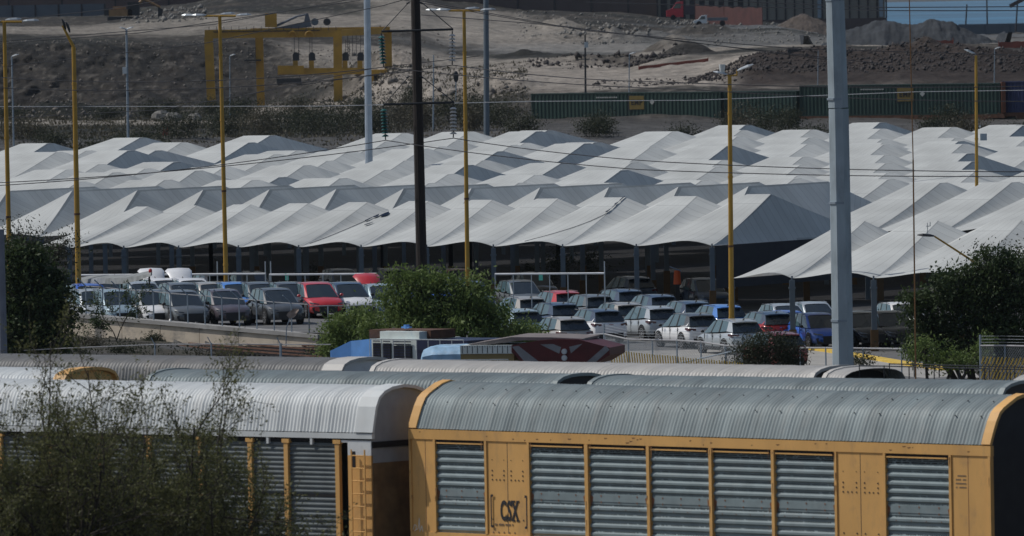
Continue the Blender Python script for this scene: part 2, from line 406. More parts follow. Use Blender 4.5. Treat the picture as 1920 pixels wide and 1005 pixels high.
# parking lot sheet with its own edge
m_ = MB()
for i in range(60):
    for j in range(12):
        def pt(i, j):
            X = -34 + i*0.9
            f = (X - WL.x)/(WR.x - WL.x); yb = WL.y + (WR.y - WL.y)*max(-.6, min(1, f))
            if X > WR.x: yb = WR.y - (X - WR.x)*1.1
            yb = max(yb, 423)
            Y = yb + (505.5 - yb)*j/12.0
            return (X, Y, float(lot_z(X)) + 0.03)
        m_.quad(pt(i, j), pt(i+1, j), pt(i+1, j+1), pt(i, j+1))
tag(m_.build('parking_lot', mat('worn_asphalt', (0.09, 0.09, 0.09), .9, var=.2, scale=1.5, grime=(0.2, 0.19, 0.17), gscale=.3)), kind='structure')
# ------------------------------------------------------------ covered car-carrier wagons
M_ROOFG = mat('roof_galvanised', (0.155, 0.185, 0.19), 0.6, 0.12, var=0.22, scale=.9, grime=(0.23, 0.23, 0.22), gscale=1.2, stretch=(1.5, .5, .5))
M_ROOFW = mat('roof_whitewashed', (0.455, 0.475, 0.475), 0.6, 0.0, var=0.07, scale=1.3, grime=(0.46, 0.45, 0.43), gscale=.8, stretch=(1.5, .5, .5))
M_ROOFC = mat('roof_cream', (0.36, 0.35, 0.33), 0.6, 0.05, var=0.08, scale=1.3, grime=(0.38, 0.34, 0.3), gscale=.8)
M_ROOFT = mat('roof_weathered_grey', (0.14, 0.14, 0.137), 0.6, 0.1, var=0.12, scale=1, grime=(0.2, 0.18, 0.16), gscale=.6)
M_YWAG = mat('wagon_yellow_paint', (0.50, 0.28, 0.088), 0.6, var=0.12, scale=.7, grime=(0.24, 0.15, 0.08), gscale=1.6, gamt=.5, stretch=(1, 1, .5))
M_WWAG = mat('wagon_white_paint', (0.50, 0.52, 0.53), 0.5, var=0.08, scale=1, grime=(0.25, 0.24, 0.23), gscale=1.5)
M_PANEL = mat('galvanised_side_sheet', (0.15, 0.19, 0.20), 0.7, 0.0, var=0.15, scale=1.8, grime=(0.20, 0.22, 0.22), gscale=1.1, stretch=(1, 1, 1))
M_RUSTP = mat('rust_stain', (0.20, 0.085, 0.04), .85, var=.3, scale=5)
M_HOLE = mat('dark_opening', (0.01, 0.01, 0.012), .9)
M_INK = mat('black_lettering', (0.02, 0.02, 0.025), .6)
HALF = [(0, 0), (.14, .34), (.30, .68), (.46, .93), (.62, 1.05), (.9, 1.19), (1.22, 1.34), (1.575, 1.42)]
HALF2 = [(0, 0), (.10, .42), (.20, .80), (.36, 1.08), (.62, 1.25), (1.0, 1.36), (1.575, 1.42)]
mirror = lambda H_: H_ + [(3.15 - a, b) for a, b in H_[-2::-1]]
PROF_R = mirror(HALF)
HALF3 = [(0, 0), (.05, .62), (.13, 1.05), (.26, 1.22), (.55, 1.33), (1.0, 1.40), (1.575, 1.42)]
def wagon(c0, c1, label, roof_m, side_m, eave=4.55, detail=None, end_frames=(None, None), seed=0, dark_end=True, gaps=None, cat='railway wagon'):
    """c0, c1: centre-line points of the crown at the two ends (left, right)."""
    t = Vector((c1.x - c0.x, c1.y - c0.y, 0)); L = t.length; t.normalize(); n = Vector((-t.y, t.x, 0))
    base = Vector((c0.x, c0.y, 0)) - n*1.575
    root = thing('autorack_wagon', base, label, cat, rz=math.atan2(t.y, t.x))
    k = (c0.z - eave)/1.42
    # corrugated roof
    pitch = .15
    m = MB(); cs = PROF_R if detail == 'yellow' else mirror(HALF2) if detail else mirror(HALF3); nx = int(L/pitch)
    xs = []; hs = []; vr_ = np.random.RandomState(3).rand(nx+2)
    for i in range(nx):
        for f, h in ((0, 0), (.25, .034), (.5, .034), (.75, 0)): xs.append(i*pitch + f*pitch*1.0); hs.append(h)
    xs = [x for x in xs if x < L]; hs = [h*(.75 if (int(x/pitch+.01) % 8) == 0 else .75+.5*vr_[int(x/pitch)]) for x, h in zip(xs, hs)]
    # outward normals of the profile
    nrm = []
    for i in range(len(cs)):
        a = cs[max(0, i-1)]; b = cs[min(len(cs)-1, i+1)]; d = Vector((b[0]-a[0], (b[1]-a[1])*k)).normalized(); nrm.append((-d.y, d.x))
    V = [(x, cs[j][0] + nrm[j][0]*h, eave + cs[j][1]*k + nrm[j][1]*h) for x, h in zip(xs, hs) for j in range(len(cs))]
    q = len(cs); V = np.array(V); ii = np.arange(len(V)).reshape(-1, q)
    Fq = np.stack([ii[:-1, :-1], ii[1:, :-1], ii[1:, 1:], ii[:-1, 1:]], -1).reshape(-1, 4)
    if gaps:
        cx = V[Fq].mean(1)[:, 0]; keep = np.ones(len(Fq), bool)
        for g0, g1 in gaps: keep &= ~((cx > g0) & (cx < g1))
        Fq = Fq[keep]
    rf = np_mesh('roof', V, Fq, roof_m, root)
    # end trims on the roof
    for e, (em, wd) in enumerate([x if x else (roof_m, .18) for x in end_frames]):
        tr = MB(); x0, x1 = (0 - .02, wd) if e == 0 else (L - wd, L + .02)
        rings = []
        for x in (x0, x1): rings.append([(x, cs[j][0] + nrm[j][0]*.075, eave + cs[j][1]*k + nrm[j][1]*.075) for j in range(q)] + [(x, cs[j][0] - nrm[j][0]*.03, eave + cs[j][1]*k - nrm[j][1]*.03) for j in range(q-1, -1, -1)])
        tr.loft(rings); tr.build('roof_end_trim', em, root, local=True)
    # gable ends and body
    for e, x in ((0, .12), (1, L - .12)):
        g = MB(); pts = [(x, a + (.05 if i == 0 else 0), eave + b*k - .04) for i, (a, b) in enumerate(cs)]
        g.add(pts + [(x, 3.1, .9), (x, .05, .9)], [tuple(range(len(pts)+2))[::-1] if e == 0 else tuple(range(len(pts)+2))])
        g.build('end_door', (mat('shaded_end_white', (.22, .24, .26), .7, var=.1) if detail == 'left' else mat('end_shade_dark', (.035, .035, .038), .8)) if e == 1 and detail else side_m if end_frames[e] else mat('end_shade_dark', (.035, .035, .038), .8), root, local=True)  # shadow on the wagon ends put into the end door colour
    und = MB(); und.box(.4, L-.4, .2, 2.95, .75, .98)
    und.build('underframe', DARK, root, local=True)
    far = MB(); far.box(.12, L-.12, 3.02, 3.12, .9, eave-.02); far.build('rear_side', M_PANEL, root, local=True)
    for bx in (2.6, L - 2.6):
        bg_ = MB(); bg_.box(bx-1.5, bx+1.5, .55, .75, .45, .8); bg_.box(bx-1.5, bx+1.5, 2.4, 2.6, .45, .8)
        bo = bg_.build('bogie', DARK, root, local=True)
        for wx in (bx-.9, bx+.9):
            w = MB(); w.tube((wx, .72, .46), (wx, .86, .46), .45, n=16); w.tube((wx, 2.3, .46), (wx, 2.44, .46), .45, n=16); w.tube((wx, .6, .46), (wx, 2.56, .46), .08)
            w.build('wheelset', RUST, bo, local=True)
    if detail is None:
        s = MB(); s.box(.12, L-.12, .03, .12, .9, eave - .01); s.build('side_wall', M_PANEL, root, local=True)
        s = MB(); s.box(.05, L-.05, 0, .03, eave-.3, eave-.005)
        s.build('top_rail', side_m, root, local=True)
        for i in range(9):
            s = MB(); x = .1 + i*(L-.35)/8; s.box(x, x+.16, -.02, .03, .9, eave-.3); s.build('side_post', side_m, root, local=True)
    root['_L'] = L
    return root, L, t, n, base, k

def frac(px, base, t, z):        # distance along the wagon of the front eave seen in column px
    lo, hi = -5.0, 40.0
    for _ in range(40):
        mid = (lo + hi)/2; x, y = proj(base + t*mid + Vector((0, 0, z)))
        if x < px: lo = mid
        else: hi = mid
    return (lo+hi)/2

def crown_from_eave(pxL, pyL, pxR, pyR, eave, crown):
    a = G(pxL, pyL, eave); b = G(pxR, pyR, eave); t = Vector((b.x-a.x, b.y-a.y, 0)).normalized(); n = Vector((-t.y, t.x, 0))
    a = a + n*1.575; b = b + n*1.575; a.z = b.z = crown
    return a, b
def corr_panel(m, x0, x1, z0, z1, amp, pitch, y0=.05, flat=False):
    """horizontally corrugated sheet between z0 (low) and z1 (high)"""
    zs = []; d = z1 - z0; nper = max(1, int(round(d/pitch))); zz = []
    for i in range(nper):
        for f, a in ((0, 0), (.15, 0), (.35, 1), (.6, 1), (.82, 0)): zz.append((z0 + (i+f)*d/nper, a*amp))
    zz.append((z1, 0))
    m.loft([[(x0, y0 - a, z), (x1, y0 - a, z)] for z, a in zz], close=False, caps=False)

# --- front right wagon, yellow
EV = 4.55
a, b = crown_from_eave(768, 803, 1858, 835, EV, 6.02)
w1, L1, t1, n1_, base1, k1 = wagon(a, b, 'yellow rail wagon with ribbed grey roof and bracketed CSX lettering, nearest the camera', M_ROOFG, M_YWAG, EV, detail='yellow', end_frames=((M_YWAG, .36), (M_YWAG, .36)))
fx = lambda px: frac(px, base1, t1, EV)
panels = [(817, 909), (993, 1096), (1104, 1212), (1219, 1329), (1336, 1446), (1453, 1565), (1661, 1780)]
tr = MB(); tr.box(-.02, L1+.02, -.05, .10, EV-.34, EV-.02); tr.build('top_rail', M_YWAG, w1, local=True)
tr = MB(); tr.box(0, L1, -.04, .10, .85, 1.15); tr.build('side_sill', M_YWAG, w1, local=True)
edges = [0.0] + [q for p in panels for q in (fx(p[0]), fx(p[1]))] + [L1]
for i in range(0, len(edges), 2):
    x0, x1 = edges[i], edges[i+1]; p = MB()
    p.box(x0 + (0 if i == 0 else 0), x1, -.015, .10, 1.15, EV-.34)
    if x1 - x0 < .6:                      # slim post: a proud rib
        p.box(x0 + .02, x1 - .02, -.06, -.015, 1.15, EV-.345)
    else:                                 # broad post: ribs along both edges and a seam
        p.box(x0 + .0, x0 + .10, -.055, -.015, 1.15, EV-.345); p.box(x1 - .10, x1, -.055, -.015, 1.15, EV-.345)
    po = p.build('side_post', M_YWAG, w1, local=True)
    if x1 - x0 > .6:
        s = MB(); xm = (x0+x1)/2 if 2 <= i <= 12 and i != 0 else (x0 + .72*(x1-x0) if i == 0 else x0 + .45*(x1-x0))
        if i in (0,): xm = x0 + .6*(x1-x0)
        s.box(xm-.012, xm+.012, -.0175, -.010, 1.2, EV-.38)
        if i in (2, 12):
            for zz in (EV-1.30, EV-1.45, EV-1.60, EV-.95, EV-2.9):
                for f in (.16, .42, .58, .84):
                    if zz in (EV-1.45, EV-1.30) and f in (.42, .58) and rnd.random() < .0: continue
                    xx = x0 + (x1-x0)*f; s.tube((xx, -.03, zz), (xx, -.014, zz), .027 if zz < EV-1.1 else .014, n=8)
                    if zz == EV-1.60: xx = x0 + (x1-x0)*(f + (.13 if f in (.16, .58) else -.13)*.7); s.tube((xx, -.03, zz), (xx, -.014, zz), .026, n=8)
        s.build('rivets_and_seam', M_INK if i in (2, 12) else M_RUSTP, po, local=True)
dots = {}
for (pa, pb) in panels:
    x0, x1 = fx(pa), fx(pb)
    p = MB(); zt = EV-.42
    p.quad((x0, .06, zt-.22), (x1, .06, zt-.22), (x1, .06, zt), (x0, .06, zt))
    corr_panel(p, x0, x1, EV-1.92, EV-.64, .055, .256, .06)
    p.box(x0, x1, .045, .07, EV-2.28, EV-1.92)
    p.box(x0-.01, x1+.01, .025, .045, EV-2.20, EV-1.98)
    corr_panel(p, x0, x1, EV-3.4, EV-2.28, .055, .28, .06)
    pq = p
    l = MB(); l.box(x0+.02, x1-.10, -.03, .05, EV-.475, EV-.43); lipm = l
    l = MB(); l.box(x0, x1, .0, .055, EV-.43, EV-.345); gapm = l
    # punched ventilation holes in a grid, as one piece
    h = MB(); nxh = int((x1-x0)/.075)
    for j in range(nxh):
        xx = x0 + .04 + j*(x1-x0-.05)/nxh
        for zz in list(np.arange(EV-.45, EV-.64, -.055)) + [EV-.64-.256*i-.0*1 for i in range(0, 6)] + list(np.arange(EV-2.32, EV-3.3, -.14)):
            if rnd.random() < .88: h.box(xx-.008, xx+.008, .0, .058, zz-.013, zz+.010) if zz > EV-.63 else h.box(xx-.008, xx+.008, .035, .058, zz-.012, zz+.012)
    pq.add(h.v, h.f, 1)
    r = MB()
    for zz, cnt, y in ((EV-1.84, 5, .028), (EV-2.02, 3, .015), (EV-2.22, 3, .014), (EV-2.45, 4, .0)):
        for j in range(cnt):
            xx = x0 + (j+.6)*(x1-x0)/(cnt+.2); s_ = .022 if cnt > 3 else .034
            r.add([(xx-s_, y, zz+s_), (xx+s_, y, zz+s_), (xx+s_*.2, y, zz-s_*1.3)], [(0, 1, 2)])
    for xx, sg in ((x0, 1), (x1, -1)):
        r.add([(xx, .02, EV-1.95), (xx+sg*.13, .02, EV-2.06), (xx+sg*.10, .02, EV-2.18), (xx, .02, EV-2.36)], [(0, 1, 2, 3)])
    pq.add(r.v, r.f, 2); po = pq.build('side_panel', [M_PANEL, M_HOLE, M_RUSTP], w1, local=True); lipm.build('panel_lip', M_YWAG, po, local=True); gapm.build('vent_gap', M_HOLE, po, local=True)
# rust runs and scuffs on the yellow paint
r_s = random.Random(12); m = MB(); spots = []
for k in range(46):
    e_ = r_s.choice(edges); x_ = e_ + r_s.uniform(-.12, .12); z_ = EV - r_s.choice([.36, .40, 1.95, 2.2, 1.0, 1.4, 2.8]) ; l_ = r_s.uniform(.06, .42); w_ = r_s.uniform(.008, .022)
    m.add([(x_-w_, -.064, z_), (x_+w_, -.064, z_), (x_+w_*.3, -.064, z_-l_), (x_-w_*.3, -.064, z_-l_)], [(0, 1, 2, 3)])
for k in range(26):
    x_ = r_s.uniform(.2, L1-.2); w_ = r_s.uniform(.02, .10); z_ = EV-.05-r_s.uniform(0, .22); m.add([(x_-w_, -.053, z_), (x_+w_, -.053, z_), (x_+w_*.7, -.053, z_-.03), (x_-w_*.5, -.053, z_-.045)], [(0, 1, 2, 3)])
o_ = m.build('rust_streaks', mat('rust_run', (.22, .11, .045), .85, var=.3, scale=5), w1, local=True); tag(o_, kind='stuff')
# lettering on the broad post: bracketed three letters
x0, x1 = fx(922), fx(986)
def letter_block(txt, cx, cz, w, h, y, parent, name='lettering', off=.0, material=M_INK, serif=False):
    vs, fs = text_mesh(txt, 1.0, .01, off)
    xa = min(v[0] for v in vs); xb = max(v[0] for v in vs); ya = min(v[1] for v in vs); yb = max(v[1] for v in vs)
    m = MB(); m.add([((v[0]-(xa+xb)/2)/(xb-xa)*w + cx, y + (v[2])*.3, (v[1]-(ya+yb)/2)/(yb-ya)*h + cz) for v in vs], fs)
    return m
m = letter_block('CSX', (x0+x1)/2, EV-2.60, .86, .68, -.030, w1, off=.03)
xc = (x0+x1)/2
for lx in (xc-.31, xc+.01+.20):          # slab serifs on the X and the feet
    pass
for zz in (EV-2.29, EV-2.92):
    for xx in (xc+.19, xc+.39): m.box(xx-.07, xx+.06, -.034, -.024, zz-.028, zz+.028)
m.box(xc-.155, xc-.115, -.034, -.024, EV-2.96, EV-2.78); m.box(xc+.075, xc+.11, -.034, -.024, EV-2.46, EV-2.26)
for sg in (-1, 1):
    xb = xc + sg*(x1-x0)*.52
    m.box(xb-.024, xb+.024, -.062, -.052, EV-3.15, EV-2.1); 
    for zz in (EV-2.12, EV-3.13): m.box(min(xb, xb-sg*.09), max(xb, xb-sg*.09), -.062, -.052, zz-.04, zz+.04)
m.build('railroad_lettering', M_INK, w1, local=True)
m = MB()
for j in range(14): m.box(x0+.1+j*.062, x0+.14+j*.062, -.034, -.024, EV-3.09, EV-3.03) if j % 5 != 2 else None
for j in range(5): m.tube((x0+.02+j*.25, -.03, EV-3.32), (x0+.02+j*.25, -.014, EV-3.32), .03, n=6)
m.build('small_print', mat('faded_ink', (.16, .11, .07), .7), w1, local=True)
xs_ = fx(1792)
m = MB()
for r_ in range(4):
    for j in range(6):
        if (r_*7+j*3) % 8: m.box(xs_+j*.075, xs_+j*.075+.055, -.024, -.012, EV-1.0-r_*.12, EV-.955-r_*.12)
m.build('data_stencil', mat('faded_ink', (.16, .11, .07), .7), w1, local=True)
# chalk scribble at the bottom of the left post
m = MB(); x = fx(770)
pts = [(x+.05, EV-3.35), (x+.12, EV-3.18), (x+.22, EV-3.2), (x+.2, EV-3.33), (x+.12, EV-3.38), (x+.3, EV-3.3), (x+.36, EV-2.95), (x+.38, EV-3.4), (x+.47, EV-3.2), (x+.52, EV-3.42)]
m.path([(a_, -.022, z_) for a_, z_ in pts], .012, n=4); m.build('chalk_scribble', mat('chalk', (.6, .58, .52), .9), w1, local=True)

nseg = 24
for k in range(nseg):
    x = (k+.35)*L1/nseg
    for (yy, zz) in ((.36, .80), (.95, 1.22)): m = MB(); m.ball((x, yy-.03, EV+zz*k1+.05), .028, .028, .02, 6, 4); m.build('roof_bolt', DARK, w1, local=True)

# --- front left wagon, whitened roof
EV2 = 4.42
a, b = crown_from_eave(-10, 797, 700, 812, EV2, 5.90)
tt = (a - b).normalized(); a = b + tt*27.4
w2, L2, t2, n2_, base2, k2 = wagon(a, b, 'rail wagon with whitened ribbed roof and end ladder, half hidden by airy tree', M_ROOFW, M_WWAG, EV2, detail='left', end_frames=(None, (M_ROOFW, .75)))
fy = lambda px: frac(px, base2, t2, EV2)
tr = MB(); tr.box(0, L2-.03, -.04, .10, EV2-.2, EV2-.02); tr.build('top_rail', M_ROOFW, w2, local=True)
tr = MB(); tr.box(0, L2-1.2, .06, .11, EV2-.33, EV2-.2); tr.build('vent_gap', M_HOLE, w2, local=True)
pe = [-1, 93, 187, 278, 375, 468, 536, 632]
xs = [fy(p) for p in pe]
while xs[0] > 2: xs.insert(0, xs[0] - 2.1)
for i in range(len(xs)-1):
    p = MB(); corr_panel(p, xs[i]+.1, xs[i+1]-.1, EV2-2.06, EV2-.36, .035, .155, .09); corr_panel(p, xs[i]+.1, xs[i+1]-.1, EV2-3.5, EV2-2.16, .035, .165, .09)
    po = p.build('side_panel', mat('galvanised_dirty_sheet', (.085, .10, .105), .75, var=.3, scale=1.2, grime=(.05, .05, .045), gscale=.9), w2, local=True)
    q_ = MB(); q_.box(xs[i]+.1, xs[i+1]-.1, .07, .10, EV2-2.15, EV2-2.07); q_.build('splice_bar', M_HOLE, po, local=True)
    q_ = MB(); q_.box((xs[i]+xs[i+1])/2-.05, (xs[i]+xs[i+1])/2+.05, -.03, .08, EV2-.42, EV2-.2); q_.build('bracket', M_ROOFW, w2, local=True)
for i, x in enumerate(xs):
    p = MB(); p.box(x-.09, x+.09, -.03, .11, .9, EV2-.27); p.box(x-.16, x+.16, -.05, .11, EV2-.38, EV2-.25)
    p.build('side_post', M_YWAG, w2, local=True)
xl = xs[-1]
p = MB(); p.box(xl+.09, xl+.42, .35, .40, .9, EV2-.3); p.build('recess_wall', M_HOLE, w2, local=True)
p = MB(); p.box(xl+.45, L2-.12, .0, .10, .9, EV2-.75); p.build('corner_post', M_YWAG, w2, local=True)
p = MB(); p.box(xl+.45, L2-.12, .0, .10, EV2-.75, EV2-.26); p.box(xl-.1, xl+.45, .0, .1, EV2-.33, EV2-.25); p.build('corner_post_cap', M_WWAG, w2, local=True)
p = MB(); p.box(xl+.62, xl+.78, -.01, .0, EV2-1.15, EV2-.62); p.build('latch_slot', M_HOLE, w2, local=True)
ld = MB()
for x in (L2-.86, L2-.28): ld.box(x-.02, x+.02, -.16, -.12, 1.0, EV2-.55)
for j in range(9): ld.tube((L2-.86, -.14, EV2-.75-j*.42), (L2-.28, -.14, EV2-.75-j*.42), .02, n=6)
ld.build('ladder', M_YWAG, w2, local=True)
p = MB(); p.box(L2-.118, L2-.10, .1, 3.0, .9, EV2-1.0); p.build('end_door_lower', mat('brown_end_paint', (.13, .08, .035), .7, var=.3), w2, local=True)
p = MB(); p.box(L2-.118, L2-.08, .05, 3.0, EV2-.5, EV2-.3); p.build('end_gap', M_HOLE, w2, local=True)

# --- a sliver of the next wagon at the right edge
d = (b*0); pr = base1 + t1*(L1 + 2.4) + n1_*1.575; pr.z = 5.7
pr2 = pr + t1*20.0
w3, L3, t3, n3_, base3, k3 = wagon(pr, pr2, 'yellow corner of another wagon at the very right edge, past the dark coupling gap', M_ROOFG, M_YWAG, 4.05, detail=None)

# --- second line of wagons
def crown(px, py, z=6.0): return G(px, py, z)
a = crown(322, 694); b = crown(1090, 703)
wagon(a, b, 'grey roofed wagon on the second track, right of the orange wagon end', M_ROOFG, M_YWAG, 4.6, end_frames=(None, None))
tA = (b - a).normalized(); b2 = a - tA*3.6 ; a2 = b2 - tA*24
wagon(a2, b2, 'pale blue grey roofed wagon with orange end on the second track at the left edge', M_ROOFW, M_YWAG, 4.6, end_frames=(None, (M_YWAG, .5)))
a3 = crown(1150, 705); b3 = crown(1930, 716)
wagon(a3, b3, 'grey roofed wagon on the second track, running off the right edge', M_ROOFG, M_YWAG, 4.6)
# --- third line
a = crown(-60, 664); b = crown(690, 673)
wagon(a, b, 'weathered brown grey roofed wagon on the third track at the left', M_ROOFT, M_WWAG, 4.6, end_frames=(None, (M_ROOFC, .9)))
a = crown(745, 676); b = crown(1575, 688.5)
wagon(a, b, 'cream roofed wagon on the third track, in front of the blue locomotive', M_ROOFC, M_WWAG, 4.6)
a = crown(1600, 689.5); b = crown(2250, 706)
wr, Lr, tr_, nr_, br, kr = wagon(a, b, 'cream roofed wagon with torn roof and hand rail, right of the concrete pole', M_ROOFC, M_WWAG, 4.6, gaps=[(1.0, 9.0)])
p = MB()
for x in np.arange(1, 9, 1.2): p.tube((x, .9, 5.7), (x, .9, 6.15), .02); p.tube((x, 2.3, 5.7), (x, 2.3, 6.15), .02)
p.tube((1, .9, 6.12), (9, .9, 6.12), .02); p.tube((1, 2.3, 6.12), (9, 2.3, 6.12), .02); p.build('roof_railing', DARK, wr, local=True)
p = MB(); p.box(1, 9, .3, 2.9, 5.3, 5.5); p.build('roof_deck', DARK, wr, local=True)

# ------------------------------------------------------------ locomotives behind the wagons
M_BLUE = mat('sky_blue_paint', (0.085, 0.23, 0.52), .45, var=.12, scale=1.5, grime=(.08, .16, .3), gscale=1.2)
M_NAVY = mat('navy_paint', (0.007, 0.014, 0.055), .45, var=.2)
M_FADE = mat('faded_blue_paint', (0.20, 0.33, 0.46), .6, var=.3, scale=2.5, grime=(.5, .5, .48), gscale=1.3)
M_CREAM = mat('cream_paint', (.48, .52, .50), .6, var=.15, scale=2, grime=(.2, .3, .36), gscale=2)
M_RED = mat('dark_red_paint', (.085, .009, .011), .5, var=.2, scale=2)
def wpix(px, py, Z): return P(px, py, Z)
ZL = 388.0
tl = Vector((math.cos(rad(38)), -math.sin(rad(38)), 0)); nl = Vector((-tl.y, tl.x, 0))
o = at(623, ZL, 0)
lo = thing('blue_locomotive', o, 'blue and cream diesel locomotive with sloping light blue nose, behind the wagon roofs', 'locomotive', rz=math.atan2(tl.y, tl.x))
def zl(px, py): return zat(px, py, ZL-2)
zt = zl(680, 637)
S = 1/(F/ZL)/math.cos(rad(38))*1.0
def X(px): return (px-623)*S
m = MB()   # nose wedge
m.add([(0,0,.9),(X(668),0,.9),(X(668),0,zl(668,661)),(0,0,zl(625,660)), (0,2.6,.9),(X(668),2.6,.9)], [(0,1,2,3)])
zn = zl(640, 661)
m = MB(); wdt = 2.9
m.loft([[(0, 0, .9), (0, wdt, .9), (0, wdt, zn), (0, 0, zn)], [(.02+X(666), 0, .9), (X(666)+.02, wdt, .9), (X(655), wdt, zt-.1), (X(655), .25, zt-.1)], [(X(700), 0, .9), (X(700), wdt, .9), (X(700), wdt, zt), (X(700), .05, zt)]])
m.build('nose', M_BLUE, lo, local=True)
m = MB(); m.box(X(700), X(785), .05, wdt, .9, zt); m.build('hood', M_CREAM, lo, local=True)
for (p0, p1, q0, q1) in ((704, 719, 644, 672), (723, 738, 644, 672), (742, 777, 648, 672)):
    m = MB(); m.box(X(p0), X(p1), .0, .045, zl(p0, q1+12), zl(p0, q0)); g_ = m.build('louvre', DARK, lo, local=True)
    m = MB()
    for j in range(7): zz = zl(p0, q1) + j*.11; m.box(X(p0)+.03, X(p1)-.03, -.03, .0, zz, zz+.04)
    m.build('louvre_slat', M_NAVY, g_, local=True)
m = MB(); m.box(X(785), X(880), .05, wdt, .9, zt-.03); m.build('rear_hood', M_NAVY, lo, local=True)
m = MB(); m.box(X(674), X(790), .8, 2.4, zt+.0, zt+.34); m.build('exhaust_housing', RUST, lo, local=True)
m = MB(); m.box(X(709), X(783), .3, 1.1, zt+.0, zt+.30); m.build('blower_housing', M_CREAM, lo, local=True)
m = MB(); m.tube((X(745), .8, zt+.4), (X(745), .8, zt+.55), .12, n=8); m.box(X(738), X(752), .7, .9, zt+.42, zt+.48); m.build('horn', M_BLUE, lo, local=True)
m = MB(); m.box(-.3, X(880), -.1, wdt+.1, .7, 1.0); m.build('running_deck', DARK, lo, local=True)
for q in range(5): 
    m = MB(); xx = 1+q*2.6; m.tube((xx, .5, .5), (xx, .7, .5), .5, n=14); m.tube((xx, 2.1, .5), (xx, 2.3, .5), .5, n=14); m.build('wheelset', RUST, lo, local=True)
# second locomotive: rounded faded hood and red end with grey chevrons
ZM = 372.0
o = at(788, ZM, 0)
l2 = thing('striped_locomotive', o, 'locomotive with faded blue hood and dark red end bearing grey chevrons', 'locomotive', rz=math.atan2(tl.y, tl.x)*.35)
S2 = 1/(F/ZM)/math.cos(rad(38)*.35)
def X2(px): return (px-788)*S2
def z2(px, py): return zat(px, py, ZM-2)
ztop = z2(850, 651)
rings = []
for px_, h in ((788, -.55), (789, -.25), (796, -.08), (815, 0.0), (868, 0.02)):
    x = X2(px_); w0 = 0 if px_ > 795 else .3
    rings.append([(x, w0, .9), (x, w0, ztop+h-.35), (x, w0+.25, ztop+h-.08), (x, 1.3, ztop+h), (x, 2.5-w0, ztop+h-.1), (x, 2.8-w0, ztop+h-.4), (x, 2.8-w0, .9)])
m = MB(); m.loft(rings); m.build('hood', M_FADE, l2, local=True, smooth=False)
m = MB(); m.box(X2(868), X2(968), -.05, 2.6, z2(900, 666), z2(900, 650)); m.build('blower_duct', M_CREAM, l2, local=True)
m = MB()
for j in range(11): xx = X2(872)+j*.2; m.box(xx-.012, xx+.012, -.06, -.045, z2(900, 665), z2(900, 651))
for j in range(22): xx = X2(872)+j*.1; m.box(xx-.012, xx+.012, -.065, -.05, z2(900, 653.5), z2(900, 652))
m.build('rivet_strip', DARK, l2, local=True)
m = MB(); m.box(X2(868), X2(968), .0, 2.6, .9, z2(900, 666.5)); m.build('lower_hood', mat('ochre_paint', (.25, .19, .08), .7), l2, local=True)
# sloping roof sheet and the chevron panel
m = MB()
rp = [(880, 649), (962, 634), (1035, 634), (1096, 636), (1096, 640), (985, 640), (900, 651)]
m.loft([[(X2(a_), 0.1, z2(a_, b_)) for a_, b_ in rp], [(X2(a_)+.1, 2.6, z2(a_, b_)+.05) for a_, b_ in rp]]); m.build('roof_sheet', mat('brown_grey_roof', (.20, .17, .16), .7, var=.2), l2, local=True)
cp = [(965, 649), (1012, 640), (1050, 636.5), (1090, 637), (1148, 652), (1148, 666), (1122, 682), (985, 682), (965, 662)]
m = MB(); m.loft([[(X2(a_), -.12, z2(a_, b_)) for a_, b_ in cp], [(X2(a_), 2.6, z2(a_, b_)) for a_, b_ in cp]]); cpo = m.build('end_panel', M_RED, l2, local=True)
M_CHEV = mat('grey_chevron_paint', (.22, .23, .25), .6, var=.15, scale=3)
m = MB()
for poly in ([(966, 652), (978, 650), (1018, 681), (990, 681)], [(1019, 647), (1043, 646), (1058, 652), (1054, 664)], [(1076, 663), (1073, 651), (1098, 645)], [(1102, 682), (1141, 648), (1148, 656), (1120, 681)]):
    m.add([(X2(a_), -.13, z2(a_, b_)) for a_, b_ in poly] + [(X2(a_), -.121, z2(a_, b_)) for a_, b_ in poly], [tuple(range(len(poly)))[::-1]] + [(i, (i+1) % len(poly), len(poly)+(i+1) % len(poly), len(poly)+i) for i in range(len(poly))])
m.build('chevron', M_CHEV, cpo, local=True)
for py_ in (660, 672):
    m = MB(); c = (X2(1064), -.13, z2(1064, py_)); m.tube((c[0], -.2, c[2]), (c[0], -.1, c[2]), .11, n=14); h_ = m.build('headlight', GALV, l2, local=True)
    m = MB(); m.tube((c[0], -.21, c[2]), (c[0], -.2, c[2]), .08, n=12); m.build('lens', mat('lamp_lens', (.55, .58, .6), .1), h_, local=True)
m = MB(); m.box(-.2, X2(1150), -.15, 2.8, .7, 1.0); m.build('running_deck', DARK, l2, local=True)

for (oo, x0, x1, zz, yy) in ((lo, X(702), X(878), zt+.0, -.12), (l2, X2(800), X2(960), ztop-.55, -.25)):
    m = MB(); m.tube((x0, yy, zz), (x1, yy, zz), .022, n=5)
    for k in range(9): xx = x0+(x1-x0)*k/8; m.tube((xx, yy, .95), (xx, yy, zz), .018, n=5)
    m.build('hand_rail', GALV, oo, local=True)
